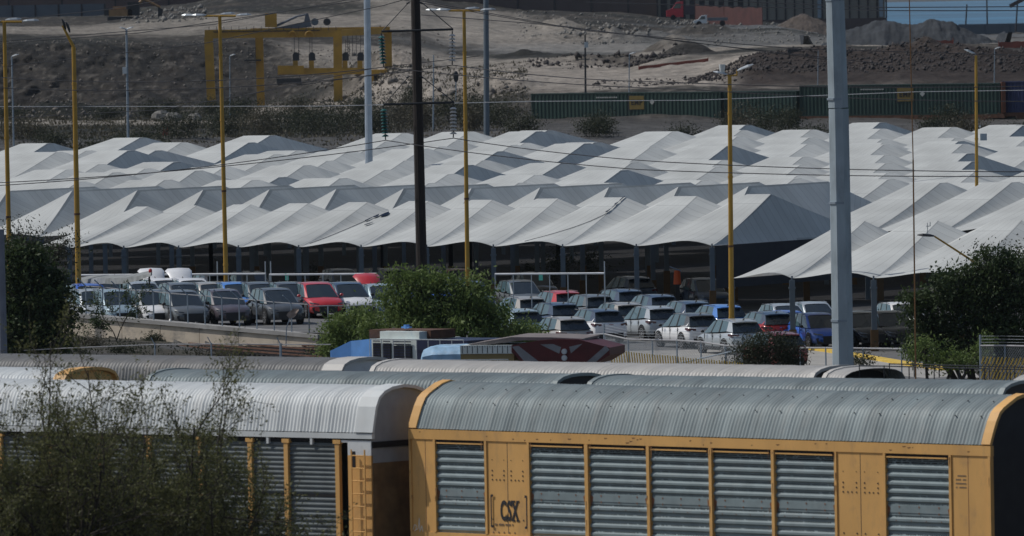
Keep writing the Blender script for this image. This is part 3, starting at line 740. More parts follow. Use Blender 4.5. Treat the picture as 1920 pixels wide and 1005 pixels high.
# ------------------------------------------------------------ shade canopies
def fabric_mat():
    m = bpy.data.materials.new('canopy_fabric'); m.use_nodes = True
    nt = m.node_tree; b = nt.nodes['Principled BSDF']; b.inputs['Roughness'].default_value = .75; b.inputs['Specular IOR Level'].default_value = .25
    uv = nt.nodes.new('ShaderNodeUVMap'); uv.uv_map = 'seam'
    sp = nt.nodes.new('ShaderNodeSeparateXYZ'); nt.links.new(uv.outputs[0], sp.inputs[0])
    def M(op, a, b_=None):
        n = nt.nodes.new('ShaderNodeMath'); n.operation = op
        for i, x in enumerate((a, b_)):
            if x is None: continue
            if isinstance(x, (int, float)): n.inputs[i].default_value = x
            else: nt.links.new(x, n.inputs[i])
        return n.outputs[0]
    fr = M('FRACT', M('MULTIPLY', sp.outputs[0], 1.35)); seam = M('LESS_THAN', fr, .07)
    fr2 = M('FRACT', M('MULTIPLY', sp.outputs[1], .12)); seam2 = M('LESS_THAN', fr2, .010)
    seam = M('MAXIMUM', seam, M('MULTIPLY', seam2, 1.2))
    wn_ = nt.nodes.new('ShaderNodeTexNoise'); wn_.noise_dimensions = '1D'; wn_.inputs['Scale'].default_value = 1.0
    nt.links.new(M('MULTIPLY', M('FLOOR', M('MULTIPLY', sp.outputs[0], 1.35)), 3.7), wn_.inputs['W'])
    tc = nt.nodes.new('ShaderNodeTexCoord'); n1 = nt.nodes.new('ShaderNodeTexNoise'); n1.inputs['Scale'].default_value = .35; n1.inputs['Detail'].default_value = 6
    nt.links.new(tc.outputs['Object'], n1.inputs['Vector'])
    oi = nt.nodes.new('ShaderNodeObjectInfo')
    v = M('ADD', M('MULTIPLY', n1.outputs[0], .22), M('MULTIPLY', oi.outputs['Random'], .05))
    v = M('ADD', v, M('MULTIPLY', wn_.outputs[0], .10)); v = M('SUBTRACT', M('ADD', v, .285), M('MULTIPLY', seam, .10))
    cb = nt.nodes.new('ShaderNodeCombineColor'); nt.links.new(M('MULTIPLY', v, 1.30), cb.inputs[0]); nt.links.new(M('MULTIPLY', v, 1.34), cb.inputs[1]); nt.links.new(M('MULTIPLY', v, 1.30), cb.inputs[2])
    nt.links.new(cb.outputs[0], b.inputs['Base Color'])
    t = nt.nodes.new('ShaderNodeBsdfTranslucent'); nt.links.new(cb.outputs[0], t.inputs['Color']); ms = nt.nodes.new('ShaderNodeMixShader'); ms.inputs[0].default_value = .17
    nt.links.new(b.outputs[0], ms.inputs[1]); nt.links.new(t.outputs[0], ms.inputs[2]); nt.links.new(ms.outputs[0], nt.nodes['Material Output'].inputs['Surface'])
    return m
FAB = fabric_mat()
M_PST = mat('canopy_post_paint', (0.09, 0.12, 0.15), .6, var=.1, scale=2)
M_PSTY = mat('yellow_post_guard', (0.07, 0.035, 0.008), .7, var=.2, scale=3)
M_LOGO = mat('navy_print', (0.02, 0.03, 0.055), 1.0, spec=0.0)
PHI = math.atan2(23.0, 34.6)
TT = Vector((math.cos(PHI), -math.sin(PHI), 0)); NN = Vector((math.sin(PHI), math.cos(PHI), 0))
def canopy(A, p, D, H, eu, ev, gzl, label, group, NUx=8, NV=10, arch=.28, sag=1.18, guard=True, leftpost=False, sidewall=False, nodetail=False, HL=0., HR=0.):
    """A: left front eave corner; p pitch along the row; D depth; hip roof with flat ridge between (eu,ev) fractions"""
    L = Vector((A.x, A.y, gzl))
    root = thing('shade_canopy', L, label, 'canopy', group)
    if nodetail: NUx, NV = 6, 6
    V = []; Fc = []; UVs = []
    def patch(f, uvf, nu, nv):
        k = len(V)
        for j in range(nv+1):
            for i in range(nu+1):
                V.append(f(i/nu, j/nv)); UVs.append(uvf(i/nu, j/nv))
        for j in range(nv):
            for i in range(nu):
                a = k + j*(nu+1) + i; Fc.append((a, a+1, a+nu+2, a+nu+1))
    def pos(u, v, h): q = TT*(u*p) + NN*(v*D); return (A.x - L.x + q.x, A.y - L.y + q.y, A.z - L.z + h)
    def edge_arch(u): # scalloped eave: rises quickly from the post at the right, falls slowly to the left
        return arch*math.sin(math.pi*min(1, max(0, u))**1.6)
    def hh(s, h=None): return (H if h is None else h)*(s**sag)
    def front(i, s, back=False):
        uu = (1-s)*i + s*(eu + (1-2*eu)*i); vv = ev*s
        return pos(uu, 1-vv if back else vv, hh(s) + edge_arch(i)*(1-s)**3)
    def sidep(w, s, right, back):        # between the hip (w=0) and the valley (w=1)
        uu = eu*s*(1-w); vv = (ev*s)*(1-w) + .5*s*w; z = hh(s)*(1-w) + hh(s, HR if right else HL)*w - .06*H*math.sin(math.pi*w)*s*(1-s)*2
        return pos(1-uu if right else uu, 1-vv if back else vv, z)
    patch(lambda i, s: front(i, s), lambda i, s: (i*p, s*ev*D), NUx, NV)
    patch(lambda i, s: front(1-i, s, True), lambda i, s: (i*p, s*ev*D), NUx, NV)
    for right in (True, False):
        for back in (False, True):
            fl = (right == back)
            patch(lambda w, s: sidep(1-w if fl else w, s, right, back), lambda w, s: (s*D*.5, w*2), 4, NV)
        if ev < .499:
            k = len(V); a = (1-eu if right else eu); V.extend([pos(a, ev, H), pos(1 if right else 0, .5, HR if right else HL), pos(a, 1-ev, H), pos(a, .5, H)]); UVs.extend([(ev*D, 0), (.5*D, 2), ((1-ev)*D, 0), (.5*D, 0)])
            Fc.append((k, k+1, k+2, k+3) if right else (k+3, k+2, k+1, k))
    if eu < .499 and ev < .499:
        patch(lambda i, j: pos(eu+(1-2*eu)*i, ev+(1-2*ev)*j, H), lambda i, j: (i*p, j*D), 2, 2)
    fab = np_mesh('fabric_roof', V, Fc, FAB, root)
    uvl = fab.data.uv_layers.new(name='seam')
    li = np.array(Fc).ravel(); uvl.data.foreach_set('uv', np.array(UVs, dtype=np.float32)[li].ravel())
    hp = A.z - gzl
    def post(u, v, name='post'):
        q = pos(u, v, 0); m = MB(); r = .13
        m.box(q[0]-r, q[0]+r, q[1]-r, q[1]+r, -.3, q[2]-.08); m.box(q[0]-r-.04, q[0]+r+.04, q[1]-r-.04, q[1]+r+.04, q[2]-.5, q[2]-.42)
        m.tube((q[0], q[1], q[2]-.1), (q[0], q[1], q[2]+.12), .05)
        po = m.build(name, M_PST, root, local=True)
        if guard:
            m = MB(); m.box(q[0]-r-.05, q[0]+r+.05, q[1]-r-.05, q[1]+r+.05, -.3, 1.25); m.build('post_guard', M_PSTY, po, local=True)
    post(1, 0)
    if leftpost: post(0, 0)
    if not nodetail: post(1, 1)
    return root
def lot_at(p): return gz(p.x, p.y)

# front row, seam by seam from the posts along its eave
line_a = P(80, 465, 534); EA = line_a.z
line_b = G(1335, 461, EA)
TT = Vector((line_b.x-line_a.x, line_b.y-line_a.y, 0)).normalized(); NN = Vector((-TT.y, TT.x, 0))
def on_line(px, org, z):
    lo, hi = -500.0, 500.0
    for _ in range(50):
        mid = (lo+hi)/2; q = org + TT*mid; q.z = z
        if proj(q)[0] < px: lo = mid
        else: hi = mid
    q = org + TT*lo; q.z = z; return q
edges = [58, 130, 232, 335, 447, 560, 677, 800, 925, 1055, 1193, 1335]
frontrow = []
pts = [on_line(e, line_a, EA) for e in edges]
DA = 20.0
for i in range(11):
    p = (pts[i+1]-pts[i]).length
    lb = f'{ORD[i]} canopy from the left in the front row of pale roofs'
    if i == 5: lb = 'canopy with dark blue leaf print in front row, left of the black wooden pole'
    if i == 9: lb = 'canopy with blue bird like print near the right end of the front row'
    if i == 10: lb = 'last canopy at the right end of the front row, with broad grey end face'
    frontrow.append(canopy(pts[i], p, DA, 2.02 + .045*i + (.04 if i == 10 else 0), .34, .5, gz(pts[i].x, pts[i].y), lb, 'canopies of the front row', 10, 12, leftpost=(i == 0), HL=0 if i == 0 else 1.55+.03*i, HR=0 if i == 10 else 1.58+.03*i))
# printed marks on two of them
def on_roof(i, u, v, lift=.05):      # v from 0 at eave to 1 at ridge
    A = pts[i]; p = (pts[i+1]-A).length; H = 2.02+.045*i; uu = (1-v)*u + v*(.34+.32*u)
    q = A + TT*(uu*p) + NN*(v*.5*DA); q.z = EA + H*v**1.18 + lift + .28*math.sin(math.pi*u**1.6)*(1-v)**3; return q
def inv_roof(i, px, py):
    best = None
    for a in range(41):
        for b in range(41):
            x, y = proj(on_roof(i, a/40, b/40)); e = (x-px)**2 + (y-py)**2*4
            if best is None or e < best[0]: best = (e, a/40, b/40)
    return best[1], best[2]
def leafmark(i, px, py, Lh, Wh, rot, parent):
    u, v = inv_roof(i, px, py); m = MB(); A = []; p = (pts[i+1]-pts[i]).length
    for k in range(14):
        a = 2*math.pi*k/14; x = math.cos(a); y = math.sin(a)*(1-.55*x)
        du = (x*Lh*math.cos(rot) - y*Wh*math.sin(rot))/p; dv = (x*Lh*math.sin(rot) + y*Wh*math.cos(rot))/(.5*DA)
        A.append(on_roof(i, min(1, max(0, u+du*1.0)), min(1, max(0, v+dv*.9)), .08))
    c = on_roof(i, u, v, .08)
    m.add([c]+A, [(0, k+1, (k+1) % 14 + 1) for k in range(14)]); m.build('printed_mark', M_LOGO, parent)
for (a, b, l, w, r) in ((722, 402, .55, .35, 1.9), (702, 403, .6, .22, 2.3), (695, 409, .75, .16, 1.8), (692, 420, .4, .14, 1.2)): leafmark(5, a, b, l, w, r, frontrow[5])
for (a, b, l, w, r) in ((1148, 396, .55, .16, 1.45), (1160, 399, .6, .15, 1.3), (1157, 389, .6, .15, 1.7), (1181, 376, .5, .25, 1.9), (1178, 387, .4, .25, 1.2), (1198, 377, .55, .14, 1.5), (1209, 368, .6, .13, 1.6), (1172, 383, .35, .1, 1.5)): leafmark(8, a, b, l, w, r, frontrow[8])
for (k, a, b) in ((8, (984, 452), (1140, 400)), (5, (568, 446), (684, 407))):
    u0_, v0_ = inv_roof(k, *a); u1_, v1_ = inv_roof(k, *b); m = MB(); m.path([on_roof(k, u0_+(u1_-u0_)*f/12, v0_+(v1_-v0_)*f/12, .03) for f in range(13)], .016, n=4); m.build('dark_seam', M_LOGO, frontrow[k])
# dark cloth wall below the end face of the last one
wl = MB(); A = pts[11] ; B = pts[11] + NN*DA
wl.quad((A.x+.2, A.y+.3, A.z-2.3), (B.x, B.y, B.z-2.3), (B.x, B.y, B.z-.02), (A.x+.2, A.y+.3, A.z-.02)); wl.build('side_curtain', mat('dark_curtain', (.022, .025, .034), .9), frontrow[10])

# right hand block, nearer
RB = G(1485, 522, 4.9)
redges = [1372, 1485, 1638, 1800, 1972]
rp = [on_line(e, RB, 4.9) for e in redges]
for i in range(4):
    p = (rp[i+1]-rp[i]).length
    canopy(rp[i], p, 20, 2.45, .34, .5, 1.2, f'{ORD[i]} canopy of the nearer right hand row, behind the concrete pole', 'canopies of the right hand row', 10, 12, leftpost=(i == 0), HL=0 if i == 0 else 1.8, HR=1.8)
# rows behind, each 25 m further
def row_origin(k, right=False):
    b = (RB if right else line_a).copy(); q = b + NN*(25.0*k - 3.5); return q
PEAKS = [(27,303),(107,302),(247,283),(297,280),(353,298),(430,238),(462,237),(493,262),(530,257),(553,254),(230,302),(563,308),(37,265),(210,260),
 (728,233),(760,230),(837,250),(870,248),(960,248),(1002,243),(1040,268),(1087,263),(1120,262),(1245,219),(1200,278),(883,288),(927,285),(903,307),(760,308),(1193,320),
 (1287,230),(1327,237),(1375,233),(1593,233),(1633,228),(1688,225),(1847,242),(1892,237),(1377,276),(1410,274),(1513,269),(1680,267),(1713,268),(1840,262),(1450,293),(1308,298),(1642,290),(1667,289),(1780,283),(1760,302),
 (117,348),(300,339),(520,335),(677,335),(820,328),(1507,336),(1645,353),(1703,350),(1863,348),(1717,337),(640,318),(1060,300),(330,322),(980,330),(1130,345)]
ROWN = ['second','third','fourth','fifth','sixth','seventh','eighth','ninth','tenth','eleventh','twelfth','thirteenth','fourteenth','fifteenth', 'sixteenth']
want = {}
for (px, py) in PEAKS:
    best = None
    for k in range(2, 16):
        org = row_origin(k) + NN*10
        q = on_line(px, org, EA + 2.2); e = abs(proj(q)[1] - py)
        if best is None or e < best[0]: best = (e, k, q)
    want.setdefault(best[1], []).append((px, py, best[2]))
ncan = 0
for k in range(1, 16):
    org = row_origin(k); pk = 4.5 if k == 1 else 6.3
    s0 = (on_line(-60, org, EA) - org).dot(TT); s1 = (on_line(2000, org, EA) - org).dot(TT)
    i0 = math.floor(s0/pk); i1 = math.ceil(s1/pk)
    gl = lot_z(org.x); gzl = float(np.interp(org.y, [532, 880], [1.3, -.6]))
    Hs = {}
    for i in range(i0, i1): Hs[i] = (1.75 + .75*float(vnoise(i/2.2, k*7.3, 5))) if k > 1 else 2.5
    gap = set()
    for (px, py, q) in want.get(k, []):
        d = (q - org).dot(TT); i = round(d/pk - .8)
        z = zat(px, py, (org + NN*10 + TT*((i+.8)*pk)).y)
        H = max(1.9, min(4.0, z - EA)); Hs[i] = H
        for j in (1, 2):
            if i-j in Hs: Hs[i-j] = max(Hs[i-j], H*(1 - .03*j))
        gap.add(i+1)
    step = 0; idx = []
    own = [round((q-org).dot(TT)/pk-.8) for _, _, q in want.get(k, [])]
    for i in range(i0, i1):
        if k > 2 and i in gap and not i in own: continue
        A = org + TT*(i*pk); x, y = proj(A + NN*10)
        if x < -130 or x > 2070 or (A.y + 8 > 795 and not i in own) or A.y + 8 > 820: continue
        if k == 1 and 1500 < x < 1560: continue
        idx.append(i)
    for i in idx:
        A = org + TT*(i*pk); A.z = EA - (0 if k < 3 else .12*(k % 3)); x, y = proj(A + NN*10)
        step += 1; ncan += 1
        dark = (k == 1 and x <= 1500); vr = .08 if dark else .64
        HL = vr*min(Hs[i], Hs[i-1]) if i-1 in idx else 0; HR = vr*min(Hs[i], Hs[i+1]) if i+1 in idx else 0
        if dark:
            canopy(A, pk, 25.0, Hs[i], .5, .30, 1.2, f'{ORD[step-1]} canopy from the left in the second row, with broad shaded grey side', 'canopies of the second row', 8, 10, arch=.15, HL=HL, HR=HR)
        else:
            canopy(A, pk, 25.0, Hs[i], .30, .48, gzl, f'{ORD[step-1]} canopy from left in {ROWN[k-1]} row of pale roofs from the front', f'canopies of the {ROWN[k-1]} row', 4, 6, nodetail=(k > 2), guard=False, HL=HL, HR=HR)
print('canopies', ncan)
# ------------------------------------------------------------ sport utility cars, x to the right, y forward
GLASS = mat('car_glass', (0.022, 0.032, 0.04), .04, var=.1, spec=.9)
GLASSB = mat('side_glass_sheen', (0.075, 0.13, 0.15), .06, var=.15, spec=1.0)
CLAD = mat('black_cladding', (0.02, 0.02, 0.022), .6)
TYRE = mat('tyre', (0.014, 0.014, 0.015), .85)
RIM = mat('alloy_rim', (0.34, 0.35, 0.37), .35, .6)
LAMPF = mat('headlamp', (0.10, 0.11, 0.12), .12, spec=1)
LAMPR = mat('tail_lamp', (0.075, 0.010, 0.014), .2, spec=.8)
CHR = mat('chrome', (.5, .5, .52), .2, .9)
PAINT = {}
def paint(n):
    P_ = {'white': (.72, .74, .77), 'silver': (.33, .36, .38), 'grey': (.095, .105, .11), 'dark grey': (.045, .05, .055), 'plum grey': (.062, .052, .062), 'black': (.012, .013, .016), 'navy blue': (.018, .042, .085),
          'bright blue': (.02, .09, .40), 'light blue': (.05, .18, .50), 'red': (.42, .02, .025), 'champagne': (.33, .31, .28), 'pale blue grey': (.26, .34, .38), 'dark red': (.16, .012, .015)}
    if n not in PAINT: PAINT[n] = mat('car_paint_' + n.replace(' ', '_'), P_[n], .38 if n != 'black' else .25, .25 if n in ('silver', 'grey', 'pale blue grey', 'champagne') else 0.0, var=.05, scale=3, coat=.7, grime=tuple(x*.7+.06 for x in P_[n]), gscale=1.5)
    return PAINT[n]
LEN, WID, HGT = 4.65, 1.86, 1.66
def body_ring(y, w, zb, zm, zt, crownh=.0):
    return [(-w*.80, y, zb), (-w*.97, y, zb+.10), (-w, y, zm-.12), (-w*.985, y, zm+.05), (-w*.93, y, zt-.04), (-w*.80, y, zt), (0, y, zt+crownh), (w*.80, y, zt), (w*.93, y, zt-.04), (w*.985, y, zm+.05), (w, y, zm-.12), (w*.97, y, zb+.10), (w*.80, y, zb)]
def car_proto(bodyc, roofc=None, hatch=None):
    roofc = roofc or bodyc; pm = paint(bodyc); rm = paint(roofc)
    root = bpy.data.objects.new('parked_suv', None); col.objects.link(root)
    b = MB(); W = WID/2
    st = [(-2.30, W*.80, .42, .62, .78, 0), (-2.28, W*.88, .30, .66, .92, .02), (-2.22, W*.93, .26, .72, 1.02, .02), (-2.0, W*.97, .24, .74, 1.10, .02), (-1.5, W*.995, .24, .72, 1.09, .02), (-.6, W*.985, .24, .70, 1.05, .02), (.3, W*.98, .24, .70, 1.02, .02), (.9, W*.985, .24, .70, 1.00, .02),
          (1.3, W*.99, .24, .70, .975, .04), (1.7, W*.965, .24, .68, .91, .06), (2.0, W*.915, .26, .64, .83, .06), (2.17, W*.83, .28, .60, .74, .05), (2.27, W*.72, .30, .54, .66, .03), (2.33, W*.62, .34, .48, .58, .01)]
    b.loft([body_ring(*s) for s in st]); b.build('body', pm, root, local=True, smooth=True).data.polygons.foreach_set('use_smooth', [True]*0) if False else b.build('body', pm, root, local=True, smooth=True)
    # cabin rings: belt and roof corners  (y, half width)
    belt = [(1.30, .76), (1.12, .85), (.25, .885), (-.75, .89), (-1.62, .87), (-2.18, .79)]
    roof = [(.36, .60), (.28, .68), (-.12, .71), (-.85, .72), (-1.55, .70), (-1.78, .64)]
    zb = [.99, 1.0, 1.04, 1.08, 1.14, 1.09]; zr = [1.56, 1.58, 1.64, 1.645, 1.60, 1.55]
    def side(sg): return [(sg*w, y, z) for (y, w), z in zip(belt, zb)], [(sg*w, y, z) for (y, w), z in zip(roof, zr)]
    (lb, lt), (rb, rt) = side(-1), side(1)
    # windscreen and back glass
    m = MB(); m.loft([[lb[0], (0, 1.42, .99), rb[0]], [lt[0], (0, .42, 1.59), rt[0]]], close=False, caps=False); m.build('windscreen', GLASS, root, local=True)
    m = MB(); m.loft([[rb[5], (0, -2.26, 1.09), lb[5]], [rt[5], (0, -1.84, 1.565), lt[5]]], close=False, caps=False); m.build('rear_window', GLASS, root, local=True)
    m = MB()
    def sidequads(m, lo, hi, a, bq): m.quad(lo[a], lo[bq], hi[bq], hi[a])
    for lo, hi in ((lb, lt), (rb, rt)):
        m = MB()
        for a, q in ((1, 2), (2, 3), (3, 4)): sidequads(m, lo, hi, a, q)
        m.build('side_window', GLASSB, root, local=True)
        m = MB(); off = 1.012
        # pillars in body colour: A, C/D ; thin black B
        def strip(i, f0, f1, j, w=.05):
            a0 = Vector(lo[i]).lerp(Vector(lo[j]), f0); a1 = Vector(lo[i]).lerp(Vector(lo[j]), f1); c0 = Vector(hi[i]).lerp(Vector(hi[j]), f0); c1 = Vector(hi[i]).lerp(Vector(hi[j]), f1)
            s_ = Vector((.012 if a0.x > 0 else -.012, 0, 0)); m.quad(a0+s_, a1+s_, c1+s_, c0+s_)
        m.quad(lo[0], lo[1], hi[1], hi[0]); m.build('pillar', rm if roofc != bodyc else pm, root, local=True)
        m = MB(); m.quad(lo[4], lo[5], hi[5], hi[4]); m.build('rear_pillar', rm if roofc != bodyc else pm, root, local=True)
        m = MB(); strip(2, 0, .10, 3); m.build('door_pillar', CLAD, root, local=True); m = MB(); strip(3, -.04, .10, 4); m.build('door_pillar', CLAD, root, local=True)
        sx = 1 if lo[0][0] > 0 else -1
        if roofc != bodyc:
            m = MB(); m.add([(sx*.875, -1.2, 1.07), (sx*.86, -2.0, 1.09), (sx*.70, -1.95, 1.34), (sx*.78, -1.75, 1.30)], [(0, 1, 2, 3)]); m.build('quarter_blade', pm, root, local=True)
    # roof
    m = MB(); rings = []
    for i, ((y, w), z) in enumerate(zip(roof, zr)):
        rings.append([(-w-.015, y, z-.01), (-w*.8, y, z+.03), (0, y + (.07 if i == 0 else 0), z+.05), (w*.8, y, z+.03), (w+.015, y, z-.01)])
    rings.append([(-.58, -2.02, 1.55), (-.48, -2.04, 1.575), (0, -2.06, 1.59), (.48, -2.04, 1.575), (.58, -2.02, 1.55)])
    rings.append([(-.56, -1.98, 1.52), (-.46, -1.98, 1.53), (0, -1.98, 1.54), (.46, -1.98, 1.53), (.56, -1.98, 1.52)])
    m.loft(rings, close=False, caps=False); rf = m.build('roof', rm, root, local=True, smooth=True)
    m = MB(); m.add([(-.018, -1.55, 1.64), (.018, -1.55, 1.64), (0, -1.78, 1.64), (0, -1.76, 1.77)], [(0, 2, 3), (1, 3, 2), (0, 3, 1)]); m.build('antenna_fin', CLAD, rf, local=True)
    for sx in (-1, 1):
        m = MB(); m.path([(sx*.67, .1, 1.65), (sx*.68, -.5, 1.69), (sx*.66, -1.6, 1.66)], .016, n=4); m.build('roof_rail', CHR if bodyc in ('white', 'silver', 'champagne', 'red') else CLAD, rf, local=True)
        # wheels
        for wy in (-1.38, 1.42):
            m = MB(); m.tube((sx*(W-.235), wy, .36), (sx*(W-.005), wy, .36), .36, n=20); w = m.build('wheel', TYRE, root, local=True)
            m = MB(); m.tube((sx*(W-.02), wy, .36), (sx*(W+.004), wy, .36), .07, n=10)
            for k in range(10):
                a = 2*math.pi*k/10; c, s_ = math.cos(a), math.sin(a); c2, s2 = math.cos(a+.16), math.sin(a+.16)
                x = sx*(W+.003); m.add([(x, wy, .36), (x, wy+c*.26, .36+s_*.26), (x, wy+c2*.26, .36+s2*.26)], [(0, 1, 2)])
            n_ = 20
            m.add([(sx*(W+.002), wy+math.cos(2*math.pi*k/n_)*r_, .36+math.sin(2*math.pi*k/n_)*r_) for r_ in (.25, .275) for k in range(n_)], [(k, (k+1) % n_, n_+(k+1) % n_, n_+k) for k in range(n_)])
            m.build('rim', RIM, w, local=True)
            m = MB(); n_ = 14; A0 = [(sx*(W*.995+.004), wy+math.cos(math.pi*k/n_)*.46, .36+math.sin(math.pi*k/n_)*.46) for k in range(n_+1)]; A1 = [(sx*(W*.995+.004), wy+math.cos(math.pi*k/n_)*.375, .36+math.sin(math.pi*k/n_)*.375) for k in range(n_+1)]
            m.add(A0+A1, [(k, k+1, n_+2+k, n_+1+k) for k in range(n_)]); m.build('wheel_arch', CLAD, root, local=True)
        m = MB(); m.box(min(sx*W*.98, sx*(W+.005)), max(sx*W*.98, sx*(W+.005)), -.95, 1.0, .22, .38); m.build('sill', CLAD, root, local=True)
        m = MB(); m.ball((sx*(W+.13), .82, 1.08), .10, .06, .07, 8, 5); m.build('mirror', CLAD if bodyc != 'red' else pm, root, local=True)
        m = MB(); 
        for hy in (.12, -.82): m.box(min(sx*(W-.02), sx*(W+.012)), max(sx*(W-.02), sx*(W+.012)), hy-.09, hy+.09, .91, .935)
        m.build('door_handle', pm, root, local=True)
        m = MB()
        for hy in (.98, .02, -.93): m.box(min(sx*(W*.95), sx*(W*.992)), max(sx*(W*.95), sx*(W*.992)), hy-.006, hy+.006, .4, 1.0)
        m.build('door_seam', CLAD, root, local=True)
        # head and tail lamps
        m = MB(); m.loft([[(sx*.86, 2.06, .80), (sx*.86, 2.06, .72)], [(sx*.72, 2.25, .76), (sx*.72, 2.27, .69)], [(sx*.46, 2.33, .72), (sx*.46, 2.33, .67)]], close=False, caps=False); m.build('headlight', LAMPF, root, local=True)
        m = MB(); m.loft([[(sx*.925, -1.90, 1.02), (sx*.935, -1.90, .93)], [(sx*.86, -2.235, 1.01), (sx*.89, -2.25, .86)], [(sx*.50, -2.30, .97), (sx*.52, -2.31, .88)]], close=False, caps=False); m.build('tail_light', LAMPR, root, local=True)
    m = MB(); m.loft([[(-.80, 2.225, .52), (-.70, 2.26, .24)], [(-.45, 2.335, .64), (-.45, 2.33, .25)], [(.45, 2.335, .64), (.45, 2.33, .25)], [(.80, 2.225, .52), (.70, 2.26, .24)]], close=False, caps=False); m.build('grille', CLAD, root, local=True)
    m = MB(); m.loft([[(-.85, -2.20, .56), (-.80, -2.22, .22)], [(-.6, -2.325, .52), (-.6, -2.31, .24)], [(.6, -2.325, .52), (.6, -2.31, .24)], [(.85, -2.20, .56), (.80, -2.22, .22)]], close=False, caps=False); m.build('rear_bumper', CLAD, root, local=True)
    m = MB(); m.box(-.11, .11, -2.335, -2.325, .93, .96); m.build('badge', CHR, root, local=True)
    if hatch:
        hm = paint(hatch); m = MB()
        rr = []
        for y, z, w in ((-1.80, 1.60, .52), (-2.15, 1.92, .60), (-2.55, 2.10, .68), (-2.75, 2.02, .66)):
            rr.append([(-w, y, z-.10), (-w*.8, y, z+.02), (0, y, z+.05), (w*.8, y, z+.02), (w, y, z-.10)])
        m.loft(rr, close=False, caps=False); hh_ = m.build('raised_tailgate', hm, root, local=True, smooth=True)
        m = MB(); m.loft([[(-.48, -1.86, 1.56), (.48, -1.86, 1.56)], [(-.56, -2.15, 1.82), (.56, -2.15, 1.82)], [(-.6, -2.6, 2.0), (.6, -2.6, 2.0)]], close=False, caps=False); m.build('tailgate_lining', CLAD, hh_, local=True)
        for sx in (-1, 1):
            m = MB(); m.tube((sx*.66, -2.0, 1.15), (sx*.58, -2.2, 1.86), .02); m.build('gas_strut', CLAD, root, local=True)
    return root
protos = {}
def place_car(px, py_roof, bodyc, facing, label, group, roofc=None, hatch=None, ang=None, Z=None, z=None):
    """stands where its roof is seen at (px, py_roof); facing 'f' nose to the camera, 'r' tail to it"""
    key = (bodyc, roofc, hatch)
    if key not in protos: protos[key] = car_proto(*key)
    a = rad(16 if facing == 'f' else 22) if ang is None else rad(ang)
    h = Vector((math.sin(a), -math.cos(a), 0))
    if facing == 'r': h = -h
    if Z is None:
        lo_, hi_ = 415., 620.
        for _ in range(40):
            mid = (lo_+hi_)/2; q = P(px, py_roof, mid); g = float(lot_z(q.x))+.03
            if q.z - g > HGT: lo_ = mid      # rays fall with distance
            else: hi_ = mid
        Z = mid
    q = P(px, py_roof, Z); g = ((float(lot_z(q.x)) if Z < 520 else gz(q.x, Z))+.03) if z is None else z
    o = copy_tree(protos[key], (q.x, Z, g), math.atan2(-h.x, h.y))
    tag(o, label, 'car', group)
    return o, Z
GL = 'cars facing the camera on the left lot'; GR = 'cars parked tail to camera on the right lot'; GU = 'cars in the shade under the canopies'
def C_(px, py, b_, f, lb, g, **k):
    o, Z = place_car(px, py, b_, f, lb, g, **k); print('car', px, py, round(Z, 1), b_)
for px, py, b_, lb, kw in [
    (172, 543, 'silver', 'silver SUV at the left end of the front row, behind the yellow lamp post', {}),
    (214, 544, 'pale blue grey', 'blue grey SUV behind the thin sapling, second from the left in the front row', {}),
    (283, 544, 'white', 'white SUV with dark grille in the front row, left of the grey pair', {'roofc': 'grey'}),
    (340, 545, 'grey', 'mid grey SUV squeezed between white SUV and plum grey SUV', {}),
    (418, 543, 'plum grey', 'plum grey SUV with white sticker on its door, middle of the front row', {}),
    (516, 541, 'dark grey', 'dark charcoal SUV at the right end of the front row, by the corner fence post', {}),
    (165, 533, 'bright blue', 'bright blue SUV peeping out behind the leftmost yellow lamp post', {}),
    (208, 528, 'white', 'white roofed SUV in second row, under the grey shelter sheet', {}),
    (265, 529, 'silver', 'silver SUV in the second row left of the open tailgates', {}),
    (340, 531, 'grey', 'grey SUV in the second row, just below the raised white tailgates', {}),
    (395, 530, 'champagne', 'beige grey SUV in the second row, left of the blue one', {}),
    (440, 530, 'light blue', 'light blue SUV in the second row behind the dark SUVs', {}),
    (487, 530, 'light blue', 'second light blue SUV with dark roof, between two dark SUVs', {'roofc': 'dark grey'}),
    (541, 530, 'dark grey', 'dark SUV in the second row touching the red one', {}),
    (592, 530, 'red', 'bright red SUV facing the camera beside the white one', {}),
    (650, 530, 'white', 'white SUV with black roof facing the camera, right of the red one', {'roofc': 'navy blue'}),
    (712, 533, 'pale blue grey', 'pale blue SUV half hidden by the bush, with raised red tailgate behind', {'hatch': 'red'}),
    (306, 523, 'white', 'white SUV with raised tailgate, left one of the pair', {'hatch': 'white'}),
    (358, 523, 'white', 'white SUV with raised tailgate, right one of the pair', {'hatch': 'white'}),
    (230, 519, 'silver', 'silver SUV roof at the back of the left lot', {}),
    (838, 521, 'black', 'black SUV behind the big green bush', {}), (800, 521, 'bright blue', 'deep blue SUV mostly hidden behind the big green bush', {}),
    (880, 528, 'navy blue', 'navy SUV between the bush and the large grey SUV', {}),
    (975, 526, 'grey', 'large dusty grey SUV facing the camera beside the white guard rail', {})]:
    C_(px, py, b_, 'f', lb, GL, **kw)
